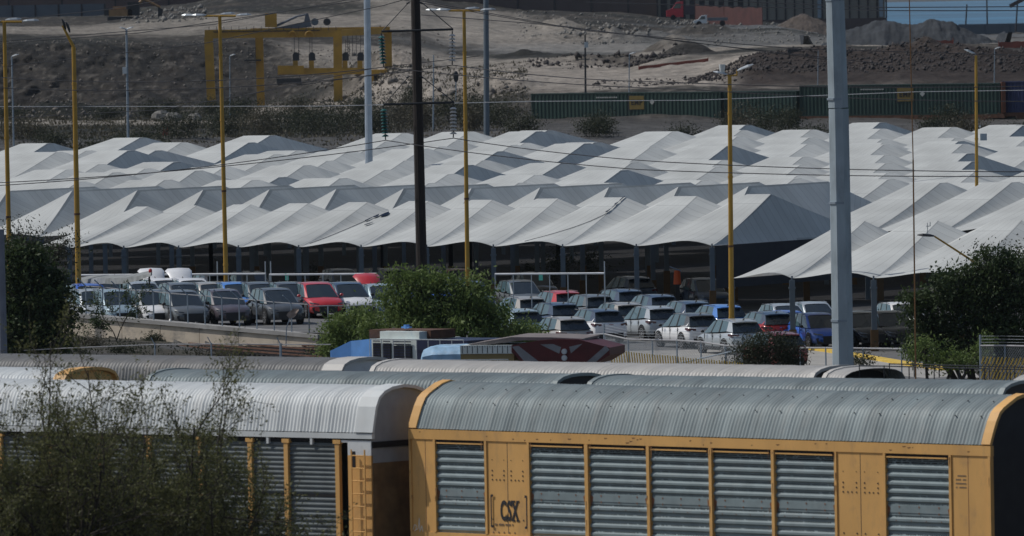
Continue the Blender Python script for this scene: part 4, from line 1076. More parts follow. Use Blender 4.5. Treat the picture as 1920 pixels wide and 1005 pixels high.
for px, py, b_, lb, kw in [
    (1040, 545, 'red', 'red SUV with roof rails in the back row of the right lot', {}),
    (1098, 552, 'grey', 'grey SUV with dark rear window, right of the red roof', {}),
    (1157, 542, 'navy blue', 'navy SUV with white rear quarter, farthest in its row', {'roofc': 'navy blue'}),
    (1218, 552, 'navy blue', 'all navy SUV in the back row, in front of a grey canopy post', {}),
    (1281, 564, 'white', 'white SUV with navy roof at the end of the back row', {'roofc': 'navy blue'}),
    (1340, 571, 'light blue', 'light blue SUV behind bare twigs, left of yellow lamp post', {}),
    (1430, 584, 'red', 'red SUV with navy roof, right of the yellow lamp post', {'roofc': 'navy blue'}),
    (972, 556, 'champagne', 'beige SUV roof behind the edge of the big bush', {}),
    (1033, 567, 'navy blue', 'dark blue SUV in the middle of the right lot', {}),
    (1155, 567, 'champagne', 'beige SUV behind the white and silver SUVs', {}),
    (960, 579, 'pale blue grey', 'pale SUV glimpsed through the right edge of the big bush', {}),
    (1047, 594, 'champagne', 'beige SUV nearest the fence, partly hidden by bush', {}),
    (1112, 579, 'white', 'white SUV with navy roof and full white tailgate, nearest the fence', {'roofc': 'navy blue'}),
    (1214, 574, 'silver', 'silver SUV seen from behind, between two white ones', {}),
    (1445, 622, 'dark red', 'dark red SUV almost hidden behind the bare dark bush', {}),
    (1288, 587, 'white', 'white SUV with dark roof at right front, door mark on its side', {'roofc': 'dark grey'}),
    (1368, 598, 'silver', 'silver SUV behind the bare bush by the yellow lamp post', {})]:
    C_(px, py, b_, 'r', lb, GR, **kw)
# in the shade of the canopies
for px, py, b_, f, Z, lb in [
    (183, 487, 'dark red', 'r', 542, 'dark red SUV under the canopies, right of the leftmost lamp post'),
    (388, 492, 'dark grey', 'r', 548, 'dark SUV in shade left of the second lamp post'),
    (470, 488, 'dark grey', 'f', 550, 'dark SUV in shade right of the second lamp post'),
    (640, 490, 'navy blue', 'f', 552, 'navy SUV in deep shade behind the red and white cars'),
    (720, 487, 'grey', 'r', 552, 'grey SUV in shade left of the wooden pole'),
    (856, 487, 'dark red', 'f', 548, 'dark red SUV in shade behind the third lamp post'),
    (1000, 492, 'black', 'f', 538, 'black SUV in shade beyond the white guard rail'),
    (1175, 500, 'navy blue', 'r', 528, 'navy SUV in shade between grey canopy posts'),
    (1320, 500, 'navy blue', 'f', 521, 'navy SUV in shade beside the dark curtain'),
    (1470, 538, 'silver', 'f', 476, 'silver SUV under right hand canopy, left of the concrete pole'),
    (1525, 541, 'silver', 'f', 478, 'pale SUV under the right hand canopy touching the concrete pole'),
    (1475, 580, 'bright blue', 'f', 466, 'blue SUV beside the red car under the right canopy'),
    (1532, 582, 'bright blue', 'f', 462, 'royal blue SUV with door lettering, left of the concrete pole'),
    (1668, 594, 'black', 'f', 463, 'black SUV right of the yellow guarded canopy post'),
    (1615, 600, 'black', 'f', 463, 'black SUV between concrete pole and canopy post'),
    (1690, 555, 'white', 'f', 475, 'white SUV in deep shade left of the big dark bush')]:
    q = P(px, py, Z); C_(px, py, b_, f, lb, GU, Z=Z, z=gz(q.x, Z)+.03)
for p in protos.values(): remove_tree(p)
# ------------------------------------------------------------ poles and lamps
def pole_line(px0, py0, px1, py1, Z, r0_, r1_, name, mat_, root, n=8):
    a = P(px0, py0, Z); b_ = P(px1, py1, Z); m = MB(); m.tube(a, b_, r0_, r1_, n); return m.build(name, mat_, root), a, b_
def base_of(px, Z): q = at(px, Z, 0); q.z = gz(q.x, Z) if Z < 880 else surf_z(px, Z); return q
def head(root, c, d, L=.75, m_=None, name='lamp_head'):
    d = Vector(d).normalized(); s = d.cross(Vector((0, 0, 1))).normalized(); u = s.cross(d)
    m = MB(); rings = []
    for f, w, h in ((0, .05, .04), (.25, .13, .08), (.7, .17, .09), (1, .08, .03)):
        o = c + d*(L*f); rings.append([o - s*w, o - s*w*.6 + u*h, o + s*w*.6 + u*h, o + s*w, o + s*w*.6 - u*h*.4, o - s*w*.6 - u*h*.4])
    m.loft(rings); return m.build(name, m_ or GALV, root)
def lamp_post(px_t, py_t, px_b, Z, label, kind='double', r=.11, mt=None, spread=(45, 55)):
    mt = mt or YEL
    b_ = base_of(px_b, Z); root = thing('lamp_post', b_, label, 'lamp post', 'lamp posts')
    t_ = P(px_t, py_t, Z); m = MB(); m.tube(b_, b_.lerp(t_, .5), r*1.15, r, 10); m.tube(b_.lerp(t_, .5), t_, r, r*.8, 10); m.box(b_.x-.3, b_.x+.3, b_.y-.3, b_.y+.3, b_.z-.1, b_.z+.12); m.build('pole', mt, root)
    for f in (.12, .38, .63, .86): q = b_.lerp(t_, f); w_ = r*1.15+(r*.8-r*1.15)*f; m = MB(); m.tube(q, q+Vector((0, 0, .10)), w_+.02, n=10); m.build('band', RUST if f in (.38,) else mt, root)
    s = Z/F
    if kind == 'double':
        m = MB(); a0 = t_ + RT*(-spread[0]*s*.55); a1 = t_ + RT*(spread[1]*s*.6); m.tube(a0, a1, .05, n=6); m.build('cross_arm', mt, root)
        head(root, a0 + Vector((.1, 0, .03)), (-1, .15, .02)); head(root, a0 + Vector((-.45, .3, .03)), (-1, .3, .03)); head(root, t_ + Vector((.05, .1, .08)), (1, .2, .05)); head(root, a1 + Vector((.05, 0, .03)), (1, .1, .03))
    return root, t_, s
ZP = 452
lamp_post(8, 41, 23, 452, 'yellow lamp post at the left edge, four lamp heads on a cross arm', spread=(20, 55))
r_, t_, s_ = lamp_post(138, 88, 151, 468, 'bent yellow lamp post whose top leans left, behind the left parked cars', kind='none', r=.13)
e_ = P(117, 48, 468); m = MB(); m.tube(t_, e_, .09, .05, 8); m.build('bent_arm', YEL, r_); head(r_, e_ + Vector((.15, 0, -.2)), (-.35, 0, 1), .55, DARK); head(r_, e_ + Vector((.35, 0, -.35)), (-.35, 0, 1), .55, DARK)
lamp_post(412, 30, 427, 492, 'straight yellow lamp post with four heads, left of the gantry crane', spread=(52, 50))
lamp_post(870, 20, 879, 496, 'straight yellow lamp post with four heads, just right of the wooden pole', spread=(52, 50))
r_, t_, s_ = lamp_post(1368, 142, 1373, 459, 'yellow lamp post with two raised heads and camera, left of the concrete pole', kind='none', r=.12)
m = MB(); m.tube(t_, t_+Vector((.35, 0, .02)), .04); m.tube(t_+Vector((.35, 0, 0)), t_+Vector((.35, 0, .3)), .04); m.tube(t_, t_+Vector((-.15, 0, .05)), .04); m.build('bracket', YEL, r_)
head(r_, t_+Vector((-.1, 0, .05)), (-1, 0, .22), .7); head(r_, t_+Vector((.35, 0, .22)), (1, 0, .38), .85)
m = MB(); m.tube(t_+Vector((-.35, 0, .25)), t_+Vector((-.35, 0, .55)), .13, .16, 10); m.ball(t_+Vector((-.35, 0, .2)), .12, .12, .12); m.build('camera_dome', M_ROOFW, r_)
r_, t_, s_ = lamp_post(1830, 104, 1833, 560, 'thin yellow lamp post with one head and grey box, right side above the canopies', kind='none', r=.10)
head(r_, t_+Vector((0, 0, .05)), (-1, 0, .45), .75); c = P(1838, 257, 560); m = MB(); m.box(c.x-.0, c.x+.38, c.y-.15, c.y+.15, c.z-.2, c.z+.2); m.build('junction_box', STEEL, r_); m = MB(); m.ball(P(1837, 237, 560), .07, .07, .07); m.build('camera', M_ROOFW, r_)
# short leaning arm out of the right bush
b_ = base_of(1845, 420); root = thing('lamp_post', b_, 'leaning yellow lamp arm rising out of the dark bush on the right', 'lamp post', 'lamp posts')
p0 = P(1848, 505, 420); p1 = P(1752, 443, 420); m = MB(); m.tube(b_, p0, .11, .09, 8); m.tube(p0, p1, .055, .04, 8); m.build('pole', YEL, root); head(root, p1, (-1, 0, .08), .75, DARK)
m = MB(); q = P(1739, 438, 420); m.tube(q, P(1739, 418, 420), .02); m.tube(P(1736, 424, 420), P(1744, 424, 420), .015); m.tube(P(1744, 424, 420), P(1744, 416, 420), .02); m.build('aerial', GALV, root)
# thin grey lamp posts
def thin_post(px_t, py_t, px_b, Z, label, heads=1, box=None, r=.09, mt=STEEL, py_b=None):
    b_ = base_of(px_b, Z)
    root = thing('lamp_post', b_, label, 'lamp post', 'thin grey posts'); t_ = P(px_t, py_t, Z)
    m = MB(); m.tube(b_, t_, r, r*.7, 8); m.build('pole', mt, root)
    if heads: head(root, t_, (1, 0, .3), .7)
    if heads > 1: head(root, t_, (-1, 0, .3), .7)
    if box: c = P(box[0], box[1], Z); m = MB(); m.box(c.x-.25, c.x+.15, c.y-.25, c.y+.1, c.z-.3, c.z+.3); m.build('meter_box', M_ROOFW, root)
    return root
thin_post(237, 55, 242, 880, 'thin grey lamp post with small white box, left part of the dirt bank', 2, (235, 132), r=.14)
thin_post(22, 106, 28, 900, 'thin grey lamp post near left edge in front of the dirt bank', 1, r=.1)
thin_post(431, 105, 432, 1150, 'thin pale lamp post inside the left frame of the gantry crane', 1, r=.08)
thin_post(813, 103, 814, 960, 'thin pale post right of the wooden pole, before the dirt slope', 0, r=.09)
thin_post(1097, 66, 1100, 1010, 'dark thin post with white box before the pink earth', 0, (1100, 84), r=.13, mt=DARK)
thin_post(1180, 102, 1181, 1020, 'thin pale lamp post with a tilted head before the pink earth', 1, r=.07)
thin_post(1865, 92, 1866, 1060, 'thin pale lamp post behind the containers at right', 1, r=.07)
thin_post(1534, 95, 1535, 1060, 'thin pale lamp post just left of the concrete pole', 0, r=.06)
b_ = base_of(856, 1010); root = thing('sign_post', b_, 'dark oval signal head on thin post beside the yellow lamp post', 'signal')
t_ = P(855, 150, 1010); m = MB(); m.tube(b_, t_, .07); m.build('pole', STEEL, root)
m = MB(); m.ball(t_ + Vector((0, 0, .35)), .28, .12, .62, 12, 8); m.build('signal_head', DARK, root)
# stout grey poles
def stout(px_t, px_b, Z, r0_, r1_, label, mt, name='utility_pole', topy=-60, n=12):
    b_ = base_of(px_b, Z); root = thing(name, b_, label, 'utility pole'); t_ = P(px_t, topy, Z); m = MB(); m.tube(b_, t_, r0_, r1_, n); m.build('shaft', mt, root, smooth=False); return root, b_, t_
stout(687.5, 694, 700, .30, .24, 'slim grey steel pole rising out of the canopies, left of the wooden pole', mat('pale_steel_pole', (.22, .26, .31), .5, .1, var=.1))
stout(911, 914, 950, .30, .26, 'dark grey steel pole rising behind the canopies right of the wooden pole', mat('slate_steel_pole', (.09, .115, .14), .6, .1, var=.1))
b_ = at(8, 405, 0); root = thing('utility_pole', (b_.x, 405, 0), 'shaded grey pole stump at the lower left edge beside the dark tree', 'utility pole'); m = MB()
m.tube((b_.x, 405, 0), P(0, 430, 405), .24, .18, 12); m.build('shaft', mat('shaded_pole_grey', (.14, .15, .18), .8), root)
# octagonal concrete pole
Zc = 402; b_ = at(1583, Zc, 0); b_.z = gz(b_.x, Zc)-.2; root = thing('concrete_pole', b_, 'big eight sided grey concrete pole rising through the right of the picture', 'utility pole')
t_ = P(1564, -60, Zc); m = MB(); j_ = P(1572, 202, Zc); j2 = P(1572.5, 204, Zc)
m.tube(b_, j2, .485, .445, 8); m.tube(j2, j_, .43, .43, 8); m.tube(j_, t_, .445, .40, 8); m.build('shaft', CONC, root)
for f in (.25, .5, .72, .93): q = b_.lerp(t_, f); w_ = .485-.085*f; m = MB(); m.tube(q, q+Vector((0, 0, .09)), w_+.022, n=8); m.build('clamp_band', STEEL, root)
# guy wire at right
b_ = at(1718, 404, 0); root = thing('guy_wire', (b_.x, 404, gz(b_.x, 404)), 'thin rusty orange guy wire running top to bottom right of the concrete pole', 'wire')
m = MB(); m.tube(b_, P(1712, 300, 404), .035, n=5); m.tube(P(1712, 300, 404), P(1704, -40, 404), .025, n=5); m.build('strand', mat('rusty_guy', (.28, .14, .05), .7), root)
# wooden power pole with arms and insulators
ZW = 425; b_ = at(797, ZW, 0); b_.z = gz(b_.x, ZW); root = thing('power_pole', b_, 'black creosoted wooden power pole with two cross arms and insulator strings', 'power pole')
m = MB(); rings = []
a_ = b_; t_ = P(777, -80, ZW)
m.tube(b_, b_.lerp(t_, .35), .27, .245, 12); m.tube(b_.lerp(t_, .35), t_, .245, .205, 12); m.build('shaft', WOOD, root)
GLI = mat('green_glass_insulator', (.02, .10, .09), .15, spec=.9); WHI = mat('white_insulator', (.42, .40, .37), .3)
hang = []
for (yl, yr, lx, rx, yb, ym) in ((59, 55, 715, 850, 4, 6), (196, 192, 719, 852, 143, 145)):
    m = MB(); m.tube(P(lx, yl, ZW-.25), P(rx, yr, ZW-.25), .055, n=8); arm = m.build('cross_arm', DARK, root)
    m = MB(); m.tube(P(lx+2, yl-1, ZW-.25), P(765, yb+2, ZW-.25), .02); m.tube(P(rx-1, yr-1, ZW-.25), P(790, yb, ZW-.25), .02); m.tube(P(762, yb+3, ZW-.25), P(768, yb, ZW-.25), .04); m.tube(P(786, yb, ZW-.25), P(793, yb+3, ZW-.25), .04); m.build('brace', DARK, root)
    for (ix, iy, im) in ((lx, yl, GLI), (rx-2, yr, WHI)):
        n_ = 9 if im is GLI else 8; top = P(ix, iy+3, ZW-.25); bot = P(ix+4 if im is GLI else ix-0, iy+66, ZW-.25)
        m = MB(); m.tube(top, bot, .03, n=6); st = m.build('insulator_rod', DARK, root)
        for k in range(n_):
            c = top.lerp(bot, (k+1.2)/(n_+1.5)); d = (bot-top).normalized(); m = MB(); m.tube(c-d*.05, c+d*.03, .06, .17, 12); m.tube(c+d*.03, c+d*.05, .17, .13, 12); m.build('insulator_disc', im, st)
        hang.append(P(ix+4 if im is GLI else ix, iy+67, ZW-.25))
# ------------------------------------------------------------ wires
def wire(pts, label, r=.02, mt=WIRE, name='power_line', sag=0.0):
    """pts: (px, py, Z) along the wire"""
    W = []
    for (a, b_) in zip(pts[:-1], pts[1:]):
        A = P(*a) if not isinstance(a, Vector) else a; B = P(*b_) if not isinstance(b_, Vector) else b_
        for k in range(16):
            f = k/16; q = A.lerp(B, f); q.z -= sag*4*f*(1-f); W.append(q)
    W.append(P(*pts[-1]) if not isinstance(pts[-1], Vector) else pts[-1])
    m = MB(); m.path(W, r, n=5); o = thing(name, tuple(W[0]), label, 'wire', 'overhead wires'); m.build('strand', mt, o)
h = hang
wire([(-80, 292, 470), h[0], (1100, 163, 380), (2000, 195, 330)], 'wire clamped under the upper green insulator string', sag=.25) if False else None
wire([(-80, 139, 440), h[0]], 'wire leaving the upper green insulator string to the left', sag=.5); wire([h[0], (1300, 168, 410), (2000, 190, 400)], 'wire leaving the upper green insulator string to the right', sag=.15)
wire([(-80, 160, 440), h[1]], 'wire leaving the upper white insulator string to the left', sag=.6); wire([h[1], (1250, 154, 410), (2000, 160, 400)], 'wire leaving the upper white insulator string to the right', sag=.15)
wire([(-80, 352, 440), h[2]], 'wire leaving the lower green insulator string to the left', sag=.3); wire([h[2], (1200, 318, 410), (2000, 330, 400)], 'wire leaving the lower green insulator string to the right', sag=.12)
wire([(-80, 346, 440), h[3]], 'wire leaving the lower white insulator string to the left', sag=.3); wire([h[3], (1250, 304, 410), (2000, 322, 400)], 'wire leaving the lower white insulator string to the right', sag=.12)
for i, (p, r__, lb) in enumerate([
    ([(-80, 88, 520), (260, 62, 510), (800, -18, 500)], .02, 'top left wire rising to the right above the excavator road'),
    ([(-80, 84, 520), (400, 46, 510), (640, 2, 500), (760, -30, 500)], .02, 'steep wire crossing the first lamp heads and the crane top'),
    ([(-80, 48, 520), (200, 18, 510), (420, -20, 500)], .018, 'highest wire in the top left corner'),
    ([(-80, 135, 520), (380, 82, 510), (720, 10, 500), (860, -30, 500)], .02, 'wire crossing just above the left crane beam'),
    ([(-80, 208, 520), (400, 190, 510), (700, 128, 500), (900, 105, 500)], .018, 'wire sweeping below the crane legs'),
    ([(-80, 226, 520), (300, 206, 510), (560, 160, 500), (770, 130, 500)], .018, 'lower wire sweeping below the crane legs'),
    ([(780, 0, 430), (1100, 58, 425), (1500, 92, 420), (2000, 106, 415)], .018, 'wire falling right from the pole top over the dirt track'),
    ([(700, -10, 500), (1000, 42, 500), (1280, 78, 500), (1640, 118, 500)], .018, 'faint wire falling right across the rubble piles'),
    ([(790, 28, 430), (1000, 44, 425), (1240, 72, 420), (1600, 118, 420)], .018, 'second wire falling right from the pole over the dirt track'),
    ([(1180, -5, 600), (1660, 14, 600), (2000, 12, 600)], .03, 'upper wire of the bundle at the top right'),
    ([(1100, 4, 600), (1660, 20, 600), (2000, 20, 600)], .03, 'lower wire of the bundle at the top right'),
    ([(-80, 200, 600), (600, 199, 600), (1000, 190, 600), (1300, 188, 600), (1720, 172, 600), (2000, 168, 600)], .022, 'nearly level pale wire crossing in front of the containers')]):
    wire(p, lb, r__, WIREP if 'pale' in lb else WIRE)
# ------------------------------------------------------------ containers on flat wagons
GRN = mat('container_green', (0.006, 0.032, 0.025), .6, var=.18, scale=.6, grime=(.03, .06, .045), gscale=.4)
BLU = mat('container_blue', (0.01, 0.02, 0.08), .55, var=.2); ORG = mat('container_orange', (.14, .045, .02), .6, var=.2); LOGOY = mat('logo_yellow', (.15, .105, .02), .6); WPT = mat('white_decal', (.25, .26, .25), .6)
def container(A, B, h, w, mt, label, logo=None, corrn=52):
    t = (B-A); t.z = 0; L = t.length; t.normalize(); ang = math.atan2(t.y, t.x)
    root = thing('shipping_container', A, label, 'container', 'containers on the far railway', rz=ang)
    m = MB(); pts = []
    for i in range(corrn):
        for f, d in ((0, 0), (.3, 0), (.45, .05), (.8, .05)): pts.append((.12 + (i+f)*(L-.24)/corrn, d))
    m.loft([[(x, d, .15), (x, d, h-.12)] for x, d in pts], close=False, caps=False); m.build('side_wall', mt, root, local=True)
    m = MB(); m.box(0, L, .06, w, .05, h-.01); m.build('box_shell', mt, root, local=True)
    m = MB()
    for z in (0, h-.12): m.box(0, L, -.02, .06, z, z+.12+.0)
    for x in (0, L-.12): m.box(x, x+.12, -.03, .06, .12, h-.12)
    m.build('frame', mt, root, local=True)
    if logo:
        m = MB(); x = L*logo; m.box(x-.9, x+.9, -.03, -.01, h-1.75, h-.35); lg = m.build('logo_panel', LOGOY, root, local=True)
        vs, fs = text_mesh('EMP', .75, .01, .02); m = MB(); m.add([(x + v[0]*.95, -.045, h-1.05+v[1]) for v in vs], fs)
        m.build('logo_letters', M_INK, lg, local=True)
        m = MB(); m.box(x-1.05, x-.95, -.03, -.01, h-1.8, h-.3); m.box(x-1.05, x-.6, -.031, -.012, h-.35, h-.25); m.box(x-1.05, x-.6, -.031, -.012, h-1.85, h-1.75); m.build('logo_bracket', M_INK, lg, local=True)
        m = MB(); x = L*logo+1.9; zc = h-1.0; m.add([(x-.3, -.03, zc), (x, -.03, zc-.3), (x+.3, -.03, zc), (x, -.03, zc+.3)], [(0, 1, 2, 3)]); m.build('placard', WPT, root, local=True)
        m = MB(); [m.box(L*logo-5+k*.22, L*logo-5+k*.22+.15, -.03, -.01, h-.55, h-.42) for k in range(12)]; m.build('number_decal', WPT, root, local=True)
    return root
def flatcar(A, B, label):
    t = (B-A); t.z = 0; L = t.length; t.normalize()
    root = thing('flat_wagon', Vector((A.x, A.y, A.z-1.15)), label, 'railway wagon', 'flat wagons under the containers', rz=math.atan2(t.y, t.x))
    m = MB(); m.box(-.5, L+.5, -.1, 2.7, .75, 1.13); m.box(1.5, L-1.5, -.1, 2.7, .5, .76); m.build('deck', RUST, root, local=True)
    for x in (1.5, L-1.5):
        m = MB(); 
        for d in (-.8, .8): m.tube((x+d, .4, .46), (x+d, .55, .46), .45, n=14)
        m.build('wheelset', DARK, root, local=True)
ZC_ = 1000
def cpt(px, py, Z): return P(px, py, Z)
CL = [(997, 232, 1003, 1352, 229, 990, GRN, 'green ribbed container with yellow logo panel, leftmost on the far railway', .56), (1358, 229, 990, 1494, 228, 985, GRN, 'plain dark green container behind the yellow lamp post', None), (1500, 218, 985, 1876, 212, 975, GRN, 'dark green container with faint logo, right of the concrete pole', .53), (1880, 211, 975, 2100, 207, 970, BLU, 'dark blue container with orange end post at right edge', None)]
for (a0, a1, a2, b0, b1, b2, mt, lb, lg) in CL:
    A = cpt(a0, a1, a2); B = cpt(b0, b1, b2); B.z = A.z
    container(A, B, 3.15, 2.6, mt, lb, lg, int((b0-a0)/7)); flatcar(A, B, 'rusty flat wagon under the ' + ('leftmost green container' if a0 == 997 else 'plain green container' if a0 == 1358 else 'green container right of the concrete pole' if a0 == 1500 else 'blue container'))
A = cpt(1884, 211, 974.5); m = MB(); o = thing('container_post', A, 'orange door post strip between the green and blue containers', 'container'); m.box(A.x-.3, A.x+.1, A.y-.15, A.y+1.5, A.z, A.z+3.1); m.build('panel', ORG, o)

# ------------------------------------------------------------ rail mounted gantry crane
CY = mat('crane_yellow', (0.29, 0.165, 0.018), .6, var=.2, scale=.5, grime=(.12, .08, .04), gscale=.6); CG = mat('crane_blue_grey', (.07, .085, .11), .6)
ZR, ZF = 1262, 1250
g0 = P(393, 190, ZF); root = thing('gantry_crane', g0, 'yellow gantry crane with hanging spreader beam in front of the dirt bank', 'crane')
def leg(px0, py0, px1, py1, Z, w, mt=CY):
    a = P(px0, py0, Z); b_ = P(px1, py1, Z); b_.z -= 1.5; h = (a-b_)/2; m = MB(); m.obox((a+b_)/2, (w, 0, 0), (0, w, 0), h); return m.build('leg', mt, root)
leg(391, 70, 397, 190, ZF, .56); leg(633, 64, 634, 190, ZF, .56); leg(486, 70, 489, 178, ZR, .5); leg(727, 60, 729, 178, ZR, .5)
def beam(px0, py0, px1, py1, Z, w, h, name='girder', mt=CY):
    a = P(px0, py0, Z); b_ = P(px1, py1, Z); d = (b_-a)/2; m = MB(); m.obox((a+b_)/2, d, (0, w, 0), (0, 0, h)); return m.build(name, mt, root)
beam(384, 64, 641, 61, ZF, .55, .55); beam(470, 60, 731, 57, ZR, .55, .48)
for (p, q) in (((391, 64, ZF), (486, 60, ZR)), ((633, 62, ZF), (727, 57, ZR))):
    a = P(*p); b_ = P(*q); m = MB(); m.obox((a+b_)/2, (b_-a)/2, (-.1, .35, 0), (0, 0, .42)); m.build('end_girder', CY, root)
beam(400, 60, 600, 57, ZF-.7, .05, .06, 'walkway_rail', DARK)
m = MB(); a = P(384, 60, ZF); 
for k in range(18): q = P(392+14*k, 57, ZF-.6); m.tube(q, q+Vector((0, 0, .55)), .035)
m.build('hand_rail', DARK, root)
beam(497, 38, 519, 38, ZF, .7, .9, 'winch_housing')
m = MB(); pl = [(512, 53), (560, 43), (570, 41), (573, 25), (578, 25), (585, 50), (560, 53)]
m.loft([[P(x, y, ZF) for x, y in pl], [P(x, y, ZF+1.6) for x, y in pl]]); m.build('boom_frame', CG, root)
m = MB(); m.tube(P(515, 50, ZF), P(556, 31, ZF), .16); m.tube(P(556, 31, ZF), P(575, 27, ZF), .12); m.build('boom_strut', CG, root)
for x in (590, 613):
    m = MB(); c = P(x, 41, ZF); m.tube(c, c+Vector((0, 1.6, 0)), .48, n=16); m.build('cable_drum', DARK if x > 600 else M_PST, root)
for x in (548, 580):
    m = MB(); n_ = 12
    for k in range(n_):
        t0, t1_ = math.pi*k/n_, math.pi*(k+1)/n_; c = P(x, 68, ZF-.8); m.tube(c+Vector((math.cos(t0)*.55, 0, math.sin(t0)*.6)), c+Vector((math.cos(t1_)*.55, 0, math.sin(t1_)*.6)), .13)
    m.build('sheave_hoop', CY, root)
for x in (552, 560, 581, 585, 652, 661, 668, 676):
    m = MB(); m.tube(P(x, 66, ZF), P(x, 106, ZF), .04); m.build('hoist_rope', DARK, root)
sp = beam(521, 134, 690, 133, ZF, .6, .42, 'spreader'); beam(521, 131, 570, 131, ZF-.75, .3, .55, 'spreader_head')
m = MB(); m.obox(P(542, 151, ZF-.6), (1.6, 0, .02), (0, .8, 0), (0, 0, .28)); m.tube(P(520, 157, ZF-.6), P(530, 155, ZF-.6), .25); m.tube(P(556, 155, ZF-.6), P(566, 157, ZF-.6), .25); m.build('grab_frame', DARK, root)
for x in (555, 585, 648, 676):
    m = MB(); c = P(x, 108, ZF); m.box(c.x-.42, c.x+.42, c.y-.3, c.y+.3, c.z-.4, c.z+.42); m.tube(c+Vector((0, -.05, .3)), c+Vector((0, .1, .3)), .42, n=12); m.build('hoist_block', DARK, root); m = MB(); m.obox(P(x-1, 121, ZF), (.32, 0, 0), (0, .3, 0), (0, 0, .5)); m.build('block_mount', CY, root)
cb = P(713, 150, ZF-2); m = MB(); m.obox(P(712, 147, ZF-2), (1.1, 0, 0), (0, 1, 0), (0, 0, 1.15)); m.build('operator_cab', CY, root)
m = MB(); m.obox(P(712, 150, ZF-3.05), (.75, 0, 0), (0, .03, 0), (0, 0, .6)); m.build('cab_window', M_HOLE, root)
m = MB(); m.obox(P(722, 168, ZF-2), (2.1, 0, .05), (0, 1, 0), (0, 0, .1)); 
for k in range(8): q = P(702+k*6, 167, ZF-3); m.tube(q, q+Vector((0, 0, 1.1)), .035)
m.tube(P(702, 152, ZF-3), P(745, 152, ZF-3), .035); m.build('cab_platform', CY, root)
m = MB(); m.obox(P(738, 158, ZF-2), (.5, 0, 0), (0, .4, 0), (0, 0, .35)); m.build('motor_box', DARK, root)
m = MB(); 
for k in range(7): q = P(466, 90+k*4.5, ZR-.8); m.tube(q, q+Vector((.9, 0, 0)), .03)
m.tube(P(466, 88, ZR-.8), P(466, 115, ZR-.8), .04); m.tube(P(479, 88, ZR-.8), P(479, 115, ZR-.8), .04); m.obox(P(474, 113, ZR-.8), (1.1, 0, 0), (0, .5, 0), (0, 0, .1)); m.build('access_ladder', DARK, root)
m = MB()
for x in (648, 655):
    m.tube(P(x, 75, ZF+2), P(x, 105, ZF+2), .04)
for k in range(6): m.tube(P(648, 78+k*5, ZF+2), P(655, 78+k*5, ZF+2), .03)
m.build('stair_cage', DARK, root)

# ------------------------------------------------------------ buildings and walls on the skyline
BW = mat('ribbed_brown_wall', (0.085, 0.065, 0.062), .8, var=.12, scale=.3); BP = mat('pale_upper_cladding', (.19, .18, .155), .8, var=.12, scale=.2); BD = mat('building_shade', (.03, .03, .036), .8)
def gpt(px, Z): q = at(px, Z, 0); q.z = surf_z(px, Z); return q
a = gpt(700, 1760); b_ = gpt(1250, 1745)
def wall(a, b_, zlo, zhi, th, name, mt, label, cat, ribs=0, ribm=None, root=None, pname='wall_face', every=None):
    t = (b_-a); t.z = 0; L = t.length; t.normalize(); 
    root = root or thing(name, a, label, cat, rz=math.atan2(t.y, t.x)); m = MB(); m.box(0, L, 0, th, zlo-a.z, zhi-a.z); m.build(pname, mt, root, local=True)
    if ribs:
        for k in range(ribs+1): m = MB(); x = L*k/ribs; m.box(x-.14, x+.14, -.15, .02, zlo-a.z, zhi-a.z); m.build('rib', ribm or mt, root, local=True)
    return root, L
wall(a, b_, 8, 26, 14, 'factory_building', BW, 'long brown ribbed factory wall along the top of the hill', 'building', 8, BD)
# big hall at right: lower plinth, pale bays above, dark columns
a = gpt(1235, 1740); b_ = P(1662, 30, 1738); b_.z = a.z
root, L = wall(a, b_, 6, zat(1400, 38, 1739), 12, 'warehouse_hall', BW, 'large hall with pale upper bays, dark columns and brown plinth on the top right skyline', 'building')
zz0 = zat(1400, 38, 1739) - a.z
m = MB(); m.box(0, L-.3, .6, 11, zz0, zz0+8); m.build('upper_cladding', BP, root, local=True)
for k in range(26):
    m = MB(); x = L*k/25; m.box(x-.14, x+.14, .2, .62, zz0, zz0+8); m.build('column', BD, root, local=True)
for k in range(9): m = MB(); x = .4 + L*.38*k/9; m.box(x+.2, x+1.2, .5, .61, zz0, zz0+8); m.build('dark_bay', BD, root, local=True)
m = MB(); m.box(L*.7, L*.7+.7, .4, .63, zz0+.2, zz0+8); m.build('window', mat('hazy_window', (.25, .33, .40), .3), root, local=True); m = MB(); m.box(L-1.3, L-.6, .4, .63, zz0+.2, zz0+8); m.build('window', mat('hazy_window', (.25, .33, .40), .3), root, local=True)
# grey block walls
GW = mat('grey_block_wall', (.10, .125, .15), .85, var=.1, scale=.2, grime=(.07, .08, .1), gscale=.2)
a = gpt(-60, 1745); b_ = gpt(200, 1740)
wall(a, b_, a.z-1, zat(80, 9, 1743), .5, 'boundary_wall', GW, 'grey panelled boundary wall in the top left corner', 'wall', 6, BD)
a = gpt(1800, 1730); b_ = gpt(2080, 1725)
wall(a, b_, a.z-2, zat(1900, 44, 1728), .5, 'boundary_wall', GW, 'grey boundary wall at the right edge behind the gravel pile', 'wall', 6, GW)
a = gpt(-80, 1795); b_ = gpt(420, 1790)
wall(a, b_, a.z, zat(250, -12, 1790), 8, 'low_shed', mat('reddish_roof_shed', (.11, .075, .07), .8, var=.15, scale=.3), 'dull reddish shed behind the excavator at the top left', 'building', 5, BD)
